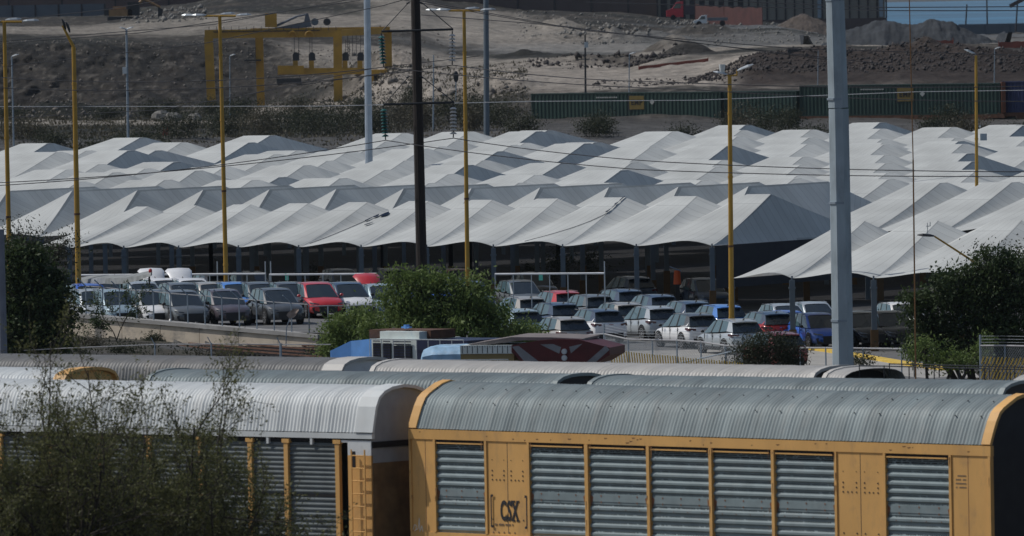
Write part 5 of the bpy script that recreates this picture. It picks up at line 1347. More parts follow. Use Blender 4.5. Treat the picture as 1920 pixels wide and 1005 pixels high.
# excavator
EX = mat('excavator_ochre', (.30, .17, .07), .6, var=.25, scale=1)
c = gpt(232, 1560); root = thing('excavator', c, 'ochre and black excavator working on the ridge at the top left', 'excavator')
S_ = 1560/F
def ebox(x0, x1, y0, y1, d0, d1, name, mt):
    A = P(x0, y1, 1560); B = P(x1, y0, 1560); m = MB(); m.box(A.x, B.x, 1560+d0, 1560+d1, A.z, B.z); return m.build(name, mt, root)
zb_ = proj(c)[1]
ebox(202, 262, zb_-7, zb_+1, -1.4, -.7, 'track', DARK); ebox(202, 262, zb_-7, zb_+1, .7, 1.4, 'track', DARK)
ebox(205, 248, zb_-20, zb_-7, -1.3, 1.3, 'upper_body', EX); ebox(196, 206, zb_-22, zb_-8, -1.2, 1.2, 'counterweight', DARK); ebox(240, 262, zb_-34, zb_-8, -1.3, -.1, 'cab', DARK); ebox(212, 236, zb_-26, zb_-20, -.8, .8, 'engine_hood', EX)
m = MB(); m.tube(P(248, zb_-14, 1560), P(268, zb_-40, 1560), .3, .25); m.tube(P(268, zb_-40, 1560), P(300, zb_-24, 1560), .22, .18); m.build('boom', EX, root)
m = MB(); m.loft([[P(296, zb_-24, 1559.4), P(306, zb_-20, 1559.4), P(304, zb_-8, 1559.4), P(296, zb_-6, 1559.4)], [P(296, zb_-24, 1560.6), P(306, zb_-20, 1560.6), P(304, zb_-8, 1560.6), P(296, zb_-6, 1560.6)]]); m.build('bucket', DARK, root)
# trucks near the hall
def truck(px, Z, w_, label, cabm, boxm, cabw, boxl, h_):
    c = gpt(px, Z); root = thing('truck', c, label, 'truck'); m = MB()
    m.loft([[(0, -1.1, .6), (0, 1.1, .6), (0, 1.1, h_*.5), (0, -1.1, h_*.5)], [(cabw*.35, -1.15, .5), (cabw*.35, 1.15, .5), (cabw*.35, 1.15, h_*.62), (cabw*.35, -1.15, h_*.62)], [(cabw*.6, -1.15, .5), (cabw*.6, 1.15, .5), (cabw*.6, 1.05, h_*.95), (cabw*.6, -1.05, h_*.95)], [(cabw, -1.15, .5), (cabw, 1.15, .5), (cabw, 1.1, h_), (cabw, -1.1, h_)]])
    m.build('cab', cabm, root, local=True)
    m = MB(); m.quad((cabw*.37, -1.17, h_*.62), (cabw*.85, -1.17, h_*.62), (cabw*.85, -1.14, h_*.88), (cabw*.6, -1.14, h_*.88)); m.build('cab_window', GLASS, root, local=True)
    m = MB(); m.box(cabw+.1, cabw+boxl, -1.2, 1.2, .9, h_*.75); m.build('cargo_box', boxm, root, local=True)
    for x in (cabw*.4, cabw+boxl*.75):
        m = MB(); m.tube((x, -1.2, .45), (x, 1.2, .45), .45, n=12); m.build('wheel', TYRE, root, local=True)
    return root
truck(1252, 1640, 0, 'bright red lorry cab parked against the brown wall', mat('lorry_red', (.42, .02, .035), .35), mat('lorry_shade', (.05, .04, .05), .7), 2.9, 3.0, 3.2)
truck(1303, 1585, 0, 'small white tipper lorry beside the orange mesh fence', mat('lorry_white', (.5, .52, .52), .4), mat('lorry_grey_box', (.12, .13, .14), .7), 2.2, 3.4, 1.9)
# orange barrier mesh
OM = mat('orange_mesh', (.26, .07, .045), .8, var=.25, scale=.8)
def mesh_fence(pts, h, label, mt=OM):
    W = [gpt(p, Z) for p, Z in pts]; root = thing('barrier_mesh', W[0], label, 'barrier'); m = MB(); n_ = 12
    for A, B in zip(W[:-1], W[1:]):
        for k in range(n_):
            p = A.lerp(B, k/n_); q = A.lerp(B, (k+1)/n_); u = h*(.92+.05*math.sin(k*1.7)); v = h*(.92+.05*math.sin((k+1)*1.7)); m.loft([[p, q], [p+Vector((0, .05, u)), q+Vector((0, .05, v))]], close=False, caps=False)
    m.build('mesh', mt, root); m = MB()
    for A in W: m.tube(A, A+Vector((0, 0, h*1.15)), .05)
    m.build('stake', mt, root)
mesh_fence([(1306, 1620), (1360, 1612), (1432, 1600)], 3.3, 'long orange barrier mesh before the hall, behind the white lorry', mat('orange_mesh_dull', (.075, .026, .024), .8, var=.25, scale=.8))
mesh_fence([(1738, 1200), (1790, 1200)], 1.3, 'short orange barrier mesh at the foot of the gravel pile')
mesh_fence([(1875, 1230), (1960, 1230)], .9, 'orange barrier mesh strip at the far right')
mesh_fence([(1200, 1222), (1330, 1226)], .5, 'orange strip laid along the pink earth flat')
mesh_fence([(860, 1150), (885, 1150)], .9, 'orange scrap right of the signal head')
mesh_fence([(308, 985), (316, 985)], .8, 'small orange barrel by the left brush')
# piles: gravel and brown earth
def pile(px, Z, rx, ry, h, mt, name, label, peaks=3, seed=1, pyb=None):
    c = gpt(px, Z); root = thing(name, c, label, 'pile'); n_ = 110; x = np.linspace(-1.1, 1.1, n_); X_, Y_ = np.meshgrid(x*rx, x*ry)
    r = np.random.RandomState(seed); Zz = np.full_like(X_, -3.)
    for k in range(peaks):
        cx = (k-(peaks-1)/2)/(peaks)*rx*1.5 if peaks > 1 else 0; hh_ = h*(.72+.28*r.rand()) if k != peaks//2 else h; rr = rx*(.95/peaks**.6)
        d = np.hypot((X_-cx)/rr, Y_/ry); Zz = np.maximum(Zz, hh_*(1-d**1.05) )
    Zz = np.minimum(Zz, h*.93 + 0*Zz) + (fbm(X_/1.6, Y_/1.6, seed, 4)-.5)*.7*(Zz > -1) + (fbm(X_/.4, Y_/2, seed+3, 3)-.5)*.25
    ii = np.arange(n_*n_).reshape(n_, n_); Fq_ = np.stack([ii[:-1, :-1], ii[:-1, 1:], ii[1:, 1:], ii[1:, :-1]], -1).reshape(-1, 4)
    np_mesh('heap', np.stack([X_, Y_, Zz], -1).reshape(-1, 3), Fq_, mt, root); return root
GRV = mat('grey_gravel', (.028, .033, .039), .95, var=.3, scale=.8, bump=.5)
c = gpt(1700, 1345); root = thing('gravel_pile', c, 'long lumpy blue grey gravel pile behind the concrete pole', 'pile')
n_ = 200; X_, Y_ = np.meshgrid(np.linspace(-14.5, 14.5, n_), np.linspace(-10, 10, 90)); sx_ = 1345/F
ex = (np.array([1515, 1545, 1590, 1625, 1660, 1690, 1715, 1760, 1785, 1815, 1850, 1885])-1700)*sx_; eh = np.array([-.4, .6, 2.4, 3.0, 3.9, 3.3, 3.2, 3.7, 3.1, 2.3, 1.1, -.4])
env = np.interp(X_ + (fbm(X_/2.5, Y_/2.5, 4, 3)-.5)*1.5, ex, eh); Zz = env*(1-np.abs(Y_/(3+env*1.6))**1.15) + (fbm(X_/1.1, Y_/4, 8, 4)-.5)*.8*(env > .2) - .15
ii = np.arange(X_.size).reshape(X_.shape); np_mesh('heap', np.stack([X_, Y_, np.maximum(Zz, -1.5)], -1).reshape(-1, 3), np.stack([ii[:-1, :-1], ii[:-1, 1:], ii[1:, 1:], ii[1:, :-1]], -1).reshape(-1, 4), GRV, root)
pile(1508, 1560, 6.0, 7, 2.9, mat('brown_spoil', (.07, .055, .045), .95, var=.25, scale=.8, bump=.5), 'earth_pile', 'brown earth pile in front of the hall, left of the concrete pole', 1, 8)
# telephone poles at the top right
for px, top, Z, lb in ((1853, -12, 1745, 'leaning telephone pole on the top right skyline'), (1906, 2, 1700, 'signboard pole tilted at the top right corner'), (1811, 8, 1760, 'short thin pole above the gravel pile')):
    b_ = gpt(px, Z); root = thing('far_pole', b_, lb, 'utility pole'); t_ = P(px-(3 if px == 1853 else -2), top, Z); m = MB(); m.tube(b_, t_, .16, .13, 8); m.build('shaft', BD, root)
    if px == 1906: m = MB(); m.obox(t_+Vector((0, 0, -.2)), (1.4, 0, .7), (0, .08, 0), (-.15, 0, .3)); m.build('sign_board', BW, root)
# dark generator box on the rubble
b_ = P(1490, 104, 1148); root = thing('generator_box', b_, 'dark equipment box with rails on top of the brown rubble bank', 'generator'); m = MB(); m.box(b_.x-.85, b_.x+.85, b_.y-.6, b_.y+.6, b_.z-.4, b_.z+.75); m.build('housing', DARK, root)
m = MB(); [m.tube((b_.x+x, b_.y-.6, b_.z+.7), (b_.x+x, b_.y-.6, b_.z+1.0), .03) for x in (-.8, -.3, .3, .8)]; m.tube((b_.x-.85, b_.y-.6, b_.z+.97), (b_.x+.85, b_.y-.6, b_.z+.97), .04); m.build('rail', DARK, root)
# rubble: countless stones in heaps
def rubble(regions, name, label, mt, seed):
    r = np.random.RandomState(seed); V = []; Fc = []; k = 0
    base_ = np.array([(1, 0, 0), (-1, 0, 0), (0, 1, 0), (0, -1, 0), (0, 0, 1), (0, 0, -1)], float)
    fs = np.array([(0, 2, 4), (2, 1, 4), (1, 3, 4), (3, 0, 4), (2, 0, 5), (1, 2, 5), (3, 1, 5), (0, 3, 5)])
    for (x0, x1, Z0, Z1, n_, s0, s1) in regions:
        for _ in range(n_):
            px = r.uniform(x0, x1); Z = r.uniform(Z0, Z1); z = surf_z(px, Z); s = s0*(s1/s0)**(r.rand()**2.5)
            v = base_*(s*r.uniform(.6, 1.3, (6, 1))) ; v = v + r.normal(0, s*.25, (6, 3)); V.append(v + np.array(((px-964)/F*Z, Z, z+s*.15))); Fc.append(fs+k); k += 6
    o = np_mesh(name, np.concatenate(V), np.concatenate(Fc), mt); tag(o, kind='stuff', label=label, cat='rubble')
rubble([(1060, 1230, 1400, 1520, 800, .1, .5), (980, 1330, 1400, 1640, 600, .08, .3), (1330, 1600, 1350, 1560, 600, .08, .3), (240, 400, 1500, 1650, 300, .12, .5), (1240, 1560, 1600, 1640, 200, .2, .5)], 'pale_rubble', 'pale broken rubble strewn over the upper hillside', mat('pale_rock', (.13, .125, .115), .9, var=.3, scale=.6), 3)
rubble([(1300, 1960, 1118, 1165, 3600, .08, .34), (1120, 1460, 1110, 1165, 400, .08, .3), (1000, 1300, 1255, 1285, 500, .1, .5)], 'brown_rubble', 'dark brown rubble covering the bank above the containers', mat('brown_rock', (.040, .034, .033), .9, var=.5, scale=.6), 4)
rubble([(0, 780, 1283, 1330, 1100, .07, .25), (600, 800, 1180, 1290, 400, .1, .6), (820, 1000, 1120, 1180, 350, .1, .6), (-20, 260, 1170, 1200, 350, .1, .5), (640, 860, 1300, 1420, 120, .1, .4)], 'bank_stones', 'scattered stones on the dirt bank behind the crane', mat('grey_rock', (.14, .125, .11), .9, var=.3, scale=.6), 5)
for px, Z, s, lb in ((303, 1120, 1.0, 'pale boulder lying left of the others near the brush'), (325, 1116, .95, 'long pale boulder in the middle of the three by the brush'), (365, 1112, .8, 'pale boulder nearest the gantry crane foot')):
    c = gpt(px, Z); m = MB(); r = random.Random(px); m.ball((c.x, c.y, c.z+s*.45), s*1.1, s, s*.75, 9, 6); m.v = [(x+r.uniform(-.2, .2)*s, y+r.uniform(-.2, .2)*s, z+r.uniform(-.15, .15)*s) for x, y, z in m.v]
    o = thing('boulder', c, lb, 'boulder', 'pale boulders by the brush'); m.build('rock', mat('pale_rock', (.26, .245, .22), .9), o)
# ------------------------------------------------------------ retaining wall, rails, fences, kerb
WM = mat('stained_render', (0.42, 0.36, 0.285), .9, var=.14, scale=1.2, grime=(.085, .09, .10), gscale=.55, gamt=.95, stretch=(1, 1, 1.6), bump=.3)
CM = mat('wall_cap_concrete', (.24, .235, .225), .9, var=.2, scale=2, grime=(.10, .10, .10), gscale=1.)
A = WL.copy(); B = WR.copy(); A = A + (A-B)*.3
t = (B-A); t.z = 0; L = t.length; t.normalize(); rz = math.atan2(t.y, t.x)
zA, zB = A.z, B.z
root = thing('retaining_wall', (A.x, A.y, 2.0), 'stained cream retaining wall with grey concrete cap below the left parking lot', 'wall', rz=rz)
m = MB(); n_ = int(L/2.4)
for k in range(n_): m.box(k*L/n_+.015, (k+1)*L/n_-.015, -.16, .1, -.4, zA-2.0-.17+(zB-zA)*(k+.5)/n_)
m.build('wall_face', WM, root, local=True)
m = MB(); m.box(0, L, -.12, .3, -.4, 1.0); m.build('wall_core', CM, root, local=True)
m = MB(); q0, q1 = zA-2.18, zB-2.18; m.add([(-.1, -.26, q0), (L+.1, -.26, q1), (L+.1, .42, q1), (-.1, .42, q0), (-.1, -.26, q0+.18), (L+.1, -.26, q1+.18), (L+.1, .42, q1+.18), (-.1, .42, q0+.18)], [(0,3,2,1),(4,5,6,7),(0,1,5,4),(1,2,6,5),(2,3,7,6),(3,0,4,7)]); m.build('wall_cap', CM, root, local=True)
# angled-top fence on the wall
def fence(pts, h, label, post_gap=2.6, rail=WIREP, angled=False, mesh=True, barbed=False, cell=.16, z0=None, postm=None, railr=.03, lift=0.):
    W = []
    for a_, b_ in zip(pts[:-1], pts[1:]):
        n_ = max(1, round((b_-a_).length/post_gap)); W += [a_.lerp(b_, k/n_) for k in range(n_)]
    W.append(pts[-1]); root = thing('chain_link_fence', pts[0], label, 'fence')
    for p in W:
        m = MB(); m.tube(p, p+Vector((0, 0, h)), .035, n=6)
        if angled: m.tube(p+Vector((0, 0, h)), p+Vector((-.38, -.15, h+.38)), .03, n=5)
        m.build('post', postm or STEEL, root)
    m = MB(); m.path([p+Vector((0, 0, h+.015*math.sin(i*2.1))) for i, p in enumerate(W)], railr, n=5); m.build('top_rail', rail, root)
    if mesh:
        m = MB()
        for a_, b_ in zip(W[:-1], W[1:]):
            L_ = (b_-a_).length; nd = int(L_/cell); d = b_-a_
            for k in range(-int(h/cell), nd):
                for sg in (0, 1):
                    s0 = k*cell; s1 = s0+h; z0_, z1_ = 0, h
                    if s0 < 0: z0_ = -s0; s0 = 0
                    if s1 > L_: z1_ = h-(s1-L_); s1 = L_
                    if s1 <= s0: continue
                    if sg: s0, s1 = L_-s0, L_-s1
                    p = a_+d*(s0/L_)+Vector((0, 0, z0_)); q = a_+d*(s1/L_)+Vector((0, 0, z1_)); e = .004; m.add([p+Vector((-e, 0, 0)), p+Vector((e, 0, 0)), q+Vector((e, 0, 0)), q+Vector((-e, 0, 0))], [(0, 1, 2, 3)])
        m.build('wire_mesh', GALV, root)
    if barbed:
        m = MB()
        for dz in (.12, .26, .4): m.path([p+Vector((-.1*dz, -.1*dz, h+dz)) for p in W], .010, n=4)
        m.build('barbed_wire', GALV, root)
        m = MB(); [m.tube(p+Vector((0, 0, h)), p+Vector((0, 0, h+.45)), .02, n=5) for p in W[::2]]; m.build('arm', STEEL, root)
    return root
def gp(px, py, Z, dz=0): q = P(px, py, Z); q.z = gz(q.x, q.y)+dz; return q
wt = lambda s: Vector((A.x, A.y, zA+(zB-zA)*s/L)) + Vector((t.x, t.y, 0))*s
s_a = [s for s in np.arange(0, L, .2) if proj(wt(s))[0] > 158][0]; s_b = [s for s in np.arange(0, L, .2) if proj(wt(s))[0] > 578][0]
fence([wt(s_a), wt(s_b)], 1.32, 'chain link fence with outward angled posts on the retaining wall, before the left cars', post_gap=(s_b-s_a)/12.5, angled=True, rail=WIREP, railr=.022, mesh=False)
c0_ = wt(s_b); fence([c0_, gp(720, 580, 452)], 1.25, 'short return of low fence behind the wall corner, before the red and white cars', railr=.022, mesh=False, post_gap=3)
# white guard rails in front of the canopies
WR_ = mat('white_rail_paint', (.55, .56, .57), .5)
def guard(px0, px1, py, Z, label, n_, ends=()):
    a_ = P(px0, py, Z); b_ = P(px1, py, Z-(px1-px0)/F*Z*.35); b_.z = a_.z; g_ = gz(a_.x, a_.y); root = thing('guard_rail', Vector((a_.x, a_.y, g_)), label, 'railing')
    m = MB(); m.path([a_.lerp(b_, k/12) for k in range(13)], .05, n=6); m.build('rail', WR_, root)
    for k in range(n_+1): p = a_.lerp(b_, k/n_); m = MB(); m.tube(Vector((p.x, p.y, gz(p.x, p.y)-.1)), p, .028, n=5); m.build('post', GALV, root)
    for px in ends: q = P(px, 490, Z); m = MB(); m.tube(Vector((q.x, q.y, gz(q.x, q.y))), q, .035, n=5); m.build('tall_post', GALV, root)
    return root
guard(150, 498, 516, 494, 'white guard rail behind the left lot, left stretch', 10, (407, 497))
guard(505, 706, 515, 490, 'white guard rail behind the left lot, right stretch up to the bush', 6, (507,))
r_ = guard(928, 1133, 514, 484, 'white guard rail right of the big bush, ending at a tall post', 6, (1133,))
q = P(1014, 519, 483.8); m = MB(); m.box(q.x-.1, q.x+.1, q.y-.02, q.y+.02, q.z-.18, q.z+.18); m.build('green_tag', mat('mint_tag', (.12, .5, .38), .5), r_)
q = P(538, 519, 489.8); o = thing('tag_sign', q, 'small mint green tag hanging on the left white guard rail', 'sign'); m = MB(); m.box(q.x-.09, q.x+.09, q.y-.12, q.y-.08, q.z-.18, q.z+.18); m.build('plate', mat('mint_tag', (.12, .5, .38), .5), o)
# grey shelter sheet at the left
a_ = P(145, 527, 470); root = thing('shelter_roof', (a_.x, a_.y, gz(a_.x, 470)), 'long thin grey shelter sheet on posts over the back of the left lot', 'shelter')
b_ = P(284, 514, 462); m = MB(); rings = []
for k in range(9):
    f = k/8; p = a_.lerp(b_, f); p.z += .06*math.sin(f*7); w = .11+.16*math.sin(math.pi*f); rings.append([p+Vector((0, -.8, -w)), p+Vector((0, -.7, 0.02)), p+Vector((0, .9, .12)), p+Vector((0, .9, -w))])
m.loft(rings); m.build('roof_sheet', mat('shelter_sheet', (.17, .18, .18), .8, var=.3, scale=2.5), root)
for f in (.1, .6, .97): p = a_.lerp(b_, f); m = MB(); m.tube(Vector((p.x, p.y, gz(p.x, p.y))), p, .05); m.build('post', DARK, root)
p = P(282, 508, 462); m = MB(); m.tube(p+Vector((0, 0, -.25)), p, .03); m.ball(p, .09, .09, .12); m.build('beacon', mat('beacon_red', (.5, .02, .02), .4), root)
# rusty round sign on a thin stalk by the wall corner
q = gp(535, 648, 440, -.3); root = thing('dish_sign', q, 'rusty crumpled dish on a thin bent stalk in front of the wall corner', 'sign'); m = MB(); m.path([q, P(537, 615, 440), P(543, 597, 440)], .025); m.build('stalk', STEEL, root)
m = MB(); c = P(549, 588, 440); m.add([c+Vector((math.cos(a)*.26*(1+.2*math.sin(3*a)), -.05*math.cos(2*a), math.sin(a)*.20+.12*math.cos(a))) for a in np.linspace(0, 2*math.pi, 14)[:-1]]+[c+Vector((0, .08, 0))], [(k, (k+1) % 13, 13) for k in range(13)]); m.build('dish', mat('rusty_white_dish', (.36, .27, .22), .7, var=.3, scale=6), root)
# rails in front of the wall
RZ = 2.75
def rail(pa, pb, label):
    a_ = G(pa[0], pa[1], RZ); b_ = G(pb[0], pb[1], RZ); n__ = 1
    for k in range(2):
        pass
    d = (b_-a_).normalized(); s = Vector((-d.y, d.x, 0)); root = thing('railway_track', a_, label, 'railway track'); Lr_ = (b_-a_).length
    for k in (0, 1.45): m = MB(); m.obox((a_+b_)/2+s*k, d*(Lr_/2), s*.035, (0, 0, .035)); m.build('rail', RUST, root)
    m = MB(); [m.obox(a_+d*(i*.6)+s*.7+Vector((0, 0, -.13)), d*.12, s*1.25, (0, 0, .06)) for i in range(int(Lr_/.6))]; m.build('sleepers', WOOD, root)
rail((300, 633), (760, 668), 'rusty railway track in front of the retaining wall'); rail((130, 632), (640, 672), 'second rusty track nearer the wagons')
# low wire fence behind the wagons at left
pts = [gp(45, 668, 405), gp(120, 668, 404), gp(290, 668, 402), gp(396, 668, 400), gp(526, 668, 399), gp(620, 668, 398)]
hs = [657, 653, 646, 645, 646, 646]
root = thing('wire_fence', pts[0], 'low single rail fence between the tracks and the wagons at left', 'fence')
tops = [P(a_, b_, c_.y) for a_, b_, c_ in zip((45, 120, 290, 396, 526, 620), hs, pts)]
m = MB(); m.path(tops, .022, n=5); m.build('rail', WIREP, root)
for k in (2, 3, 4): m = MB(); m.tube(pts[k]+Vector((0, 0, -.5)), tops[k]+Vector((0, 0, .05)), .035 if k < 4 else .06); m.tube(tops[k], tops[k]+Vector((-.15, 0, .3)), .02); m.build('post', STEEL, root)
# right hand fences and slatted yellow strip
Zf = 416
f1 = [gp(1133, 640, 425), gp(1180, 640, 421), gp(1265, 640, 419), gp(1392, 640, 415)]
def top_at(px, py, Z): return P(px, py, Z)
def fence_px(pp, label, postm=STEEL, mesh=True, barbed=True, tall=()):
    W = [P(a_, b_, Z) for a_, b_, Z in pp]; root = thing('chain_link_fence', Vector((W[0].x, W[0].y, gz(W[0].x, W[0].y))), label, 'fence')
    g_ = [Vector((p.x, p.y, gz(p.x, p.y)-.2)) for p in W]
    m = MB(); m.path(W, .034, n=6); m.build('top_rail', WIREP, root)
    for k, (p, q) in enumerate(zip(W, g_)):
        m = MB(); m.tube(q, p+Vector((0, 0, .45 if k in tall else .04)), .05 if k in tall else .035, n=7); m.build('post', postm, root)
    if mesh:
        m = MB()
        for (p0, p1, q0, q1) in zip(W[:-1], W[1:], g_[:-1], g_[1:]):
            h = min((p0-q0).length, (p1-q1).length); L_ = (p1-p0).length; c_ = .15; nn_ = int(L_/c_)
            for k in range(-int(h/c_), nn_):
                for sg in (0, 1):
                    s0 = k*c_; s1 = s0+h; z0_, z1_ = 0, 1
                    if s0 < 0: z0_ = -s0/h; s0 = 0
                    if s1 > L_: z1_ = 1-(s1-L_)/h; s1 = L_
                    if s1 <= s0: continue
                    u, v = s0/L_, s1/L_
                    if sg: u, v = 1-u, 1-v
                    P0 = q0.lerp(q1, u).lerp(p0.lerp(p1, u), z0_); P1 = q0.lerp(q1, v).lerp(p0.lerp(p1, v), z1_); e = .005
                    m.add([P0+Vector((-e, 0, 0)), P0+Vector((e, 0, 0)), P1+Vector((e, 0, 0)), P1+Vector((-e, 0, 0))], [(0, 1, 2, 3)])
        m.build('wire_mesh', GALV, root)
    if barbed:
        m = MB()
        for dz in (.14, .27, .4): m.path([p+Vector((0, 0, dz)) for p in W], .009, n=4)
        m.build('barbed_wire', GALV, root)
    return root, W, g_
fence_px([(1020, 634, 432), (1133, 626, 430)], 'fence rail running left behind the red striped locomotive', mesh=False, barbed=False)
r_, W, g_ = fence_px([(1133, 626, 430), (1178, 636, 426), (1223, 637, 423), (1269, 638, 420), (1314, 641, 418), (1360, 648, 416), (1392, 648, 414)], 'chain link fence with bright rail behind the wagons, between locomotive and bare bush', tall=(0, 6))
m = MB(); m.tube(W[6]+Vector((0, 0, -.15)), P(1270, 682, 419), .03); m.build('brace', STEEL, r_)
r_, W, g_ = fence_px([(1838, 648, 402), (1884, 648, 400), (1935, 649, 398), (1990, 650, 396)], 'chain link fence with barbed wire at the right edge', tall=(0,))
fence_px([(1500, 652, 424), (1548, 652, 422), (1618, 653, 420), (1690, 654, 417)], 'low pale wire fence in front of the yellow kerb', mesh=False, barbed=False)
YS = mat('yellow_slat', (.52, .36, .06), .6, var=.2, scale=3)
def slats(px0, px1, pt0, pt1, Z0, Z1, n_, label, lean=-3, hh_=30, rows=1):
    a_ = P(px0, pt0, Z0); b_ = P(px1, pt1, Z1); root = thing('slatted_barrier', Vector((a_.x, a_.y, gz(a_.x, a_.y))), label, 'barrier')
    for k in range(n_):
        m = MB(); f = k/(n_-1); px = px0+(px1-px0)*f; py = pt0+(pt1-pt0)*f; Z = Z0+(Z1-Z0)*f
        for r in range(rows):
            p = P(px+lean*0+.0, py+r*14+rnd.uniform(-1, 1), Z); q = P(px-lean+rnd.uniform(-.6, .6), py+r*14+13 if rows > 1 else py+hh_, Z); m.tube(q, p, .035, n=4)
        m.build('slat', YS, root)
    return root
slats(1145, 1392, 657, 680, 419, 408, 52, 'yellow slatted strip fence behind the cream wagon roof', -4)
slats(1845, 1990, 669, 674, 396, 390, 22, 'yellow slatted strip fence in the lower right corner', 5, rows=4)
# kerb painted yellow and bright pavement
ks = [(1500, 648, 462), (1560, 651, 456), (1610, 657, 450), (1660, 665, 444), (1712, 676, 438), (1780, 690, 432)]
m = MB(); kp = [gp(*k) for k in ks]; 
rings = []
for k, p in enumerate(kp):
    d = (kp[min(k+1, len(kp)-1)]-kp[max(k-1, 0)]); d.z = 0; d.normalize(); s = Vector((-d.y, d.x, 0)); rings.append([p-s*.35, p-s*.35+Vector((0, 0, .14)), p+s*.35+Vector((0, 0, .14)), p+s*.35])
m.loft(rings); o = thing('painted_kerb', kp[0], 'worn yellow painted kerb in front of the right canopies', 'kerb'); m.build('kerb_stone', mat('kerb_yellow', (.50, .34, .05), .8, var=.2, scale=2, grime=(.3, .27, .2), gscale=2), o)
m = MB(); n_ = 14
for i in range(n_):
    for j in range(6):
        def pv(i, j):
            f = i/n_; X = 4.6+f*16; yk = float(np.interp(X, [k.x for k in kp], [k.y for k in kp])); Y = 412 + (yk-.3-412)*j/6; return (X, Y, gz(X, Y)+.05)
        m.quad(pv(i, j), pv(i+1, j), pv(i+1, j+1), pv(i, j+1))
tag(m.build('pavement', mat('pale_pavement', (.25, .24, .22), .9, var=.15, scale=1.)), kind='structure')
# orange drum in the shade
q = gp(1270, 530, 497); q = P(1270, 533, 522); root = thing('traffic_drum', q, 'bright orange drum with a blue lid in the shade between canopy posts', 'drum')
m = MB(); m.tube(q, q+Vector((0, 0, .75)), .22, .17, 12); m.build('drum', mat('drum_orange', (.75, .10, .02), .5), root); m = MB(); m.obox(q+Vector((-.1, 0, .85)), (.3, 0, -.12), (0, .15, 0), (0, 0, .03)); m.build('lid', mat('lid_blue', (.2, .3, .5), .4), root)
m = MB(); m.box(q.x-.12, q.x+.12, q.y-.2, q.y+.2, gz(q.x, q.y), q.z); m.build('stand', DARK, root)
# rubbish bag at the foot of the wall
q = gp(331, 640, 452); root = thing('rubbish_bag', q, 'crumpled pale plastic bag at the foot of the retaining wall', 'bag'); m = MB(); r = random.Random(4); m.ball((q.x, q.y, q.z+.2), .38, .3, .3, 10, 7); m.v = [(x+r.uniform(-.07, .07), y+r.uniform(-.07, .07), z+r.uniform(-.06, .08)) for x, y, z in m.v]; m.build('bag', mat('white_plastic', (.5, .5, .5), .4), root)
# ------------------------------------------------------------ plants
def leafmat(name, c, c2, tr=.25):
    m = bpy.data.materials.new(name); m.use_nodes = True; nt = m.node_tree; b = nt.nodes['Principled BSDF']; b.inputs['Roughness'].default_value = .6; b.inputs['Specular IOR Level'].default_value = .25
    tc = nt.nodes.new('ShaderNodeTexCoord'); n = nt.nodes.new('ShaderNodeTexNoise'); n.inputs['Scale'].default_value = 1.3; n.inputs['Detail'].default_value = 4; nt.links.new(tc.outputs['Object'], n.inputs['Vector'])
    mr = nt.nodes.new('ShaderNodeMapRange'); mr.inputs[1].default_value = .35; mr.inputs[2].default_value = .65; nt.links.new(n.outputs[0], mr.inputs[0])
    mx = nt.nodes.new('ShaderNodeMix'); mx.data_type = 'RGBA'; mx.inputs[6].default_value = c + (1,); mx.inputs[7].default_value = c2 + (1,); nt.links.new(mr.outputs[0], mx.inputs[0])
    nt.links.new(mx.outputs[2], b.inputs['Base Color'])
    t = nt.nodes.new('ShaderNodeBsdfTranslucent'); nt.links.new(mx.outputs[2], t.inputs['Color']); ms = nt.nodes.new('ShaderNodeMixShader'); ms.inputs[0].default_value = tr
    nt.links.new(b.outputs[0], ms.inputs[1]); nt.links.new(t.outputs[0], ms.inputs[2]); nt.links.new(ms.outputs[0], nt.nodes['Material Output'].inputs['Surface']); return m
LG = leafmat('willow_leaves', (.10, .155, .04), (.18, .24, .075), .35); LD = leafmat('dark_leaves', (.028, .048, .018), (.06, .09, .03)); LM = leafmat('mesquite_leaves', (.082, .090, .034), (.15, .155, .06), .35); LB = leafmat('scrub_leaves', (.024, .032, .017), (.055, .062, .034)); LT = leafmat('dry_scrub_leaves', (.06, .055, .036), (.10, .09, .06))
BK = mat('bark', (.045, .037, .030), .9, var=.3, scale=4); TW = mat('dry_twigs', (.035, .028, .024), .9)
def tubes_np(segs, n=4):
    S = np.array([[*a, *b_, r0_, r1_] for a, b_, r0_, r1_ in segs]); A = S[:, :3]; B = S[:, 3:6]; d = B-A; L = np.linalg.norm(d, axis=1, keepdims=True); d = d/np.maximum(L, 1e-6)
    up = np.where(np.abs(d[:, 2:3]) > .9, np.array([[0, 1., 0]]), np.array([[0, 0, 1.]])); a = np.cross(d, up); a /= np.linalg.norm(a, axis=1, keepdims=True); b_ = np.cross(d, a)
    V = []; 
    for (o, r) in ((A, S[:, 6:7]), (B, S[:, 7:8])):
        for i in range(n): th = 2*math.pi*i/n; V.append(o + (a*math.cos(th) + b_*math.sin(th))*r)
    V = np.stack(V, 1); k = np.arange(len(S))[:, None]*2*n; Fs = []
    for i in range(n): Fs.append(np.concatenate([k+i, k+(i+1) % n, k+n+(i+1) % n, k+n+i], 1))
    return V.reshape(-1, 3), np.concatenate(Fs)
def leaves_np(pts, size, r, aspect=2.2, droop=0., dirs=None, jitter=.5):
    N = len(pts); c = np.asarray(pts); s = size*(1+jitter*(r.rand(N, 1)-.5)*2)
    d = r.normal(size=(N, 3)); d[:, 2] -= droop
    if dirs is not None: d = d*.7 + dirs*1.4
    d /= np.linalg.norm(d, axis=1, keepdims=True); w = np.cross(d, r.normal(size=(N, 3))); w /= np.linalg.norm(w, axis=1, keepdims=True)
    V = np.stack([c, c + d*s*.5 + w*s*.5/aspect, c + d*s, c + d*s*.5 - w*s*.5/aspect], 1).reshape(-1, 3)
    return V, np.arange(4*N).reshape(N, 4)
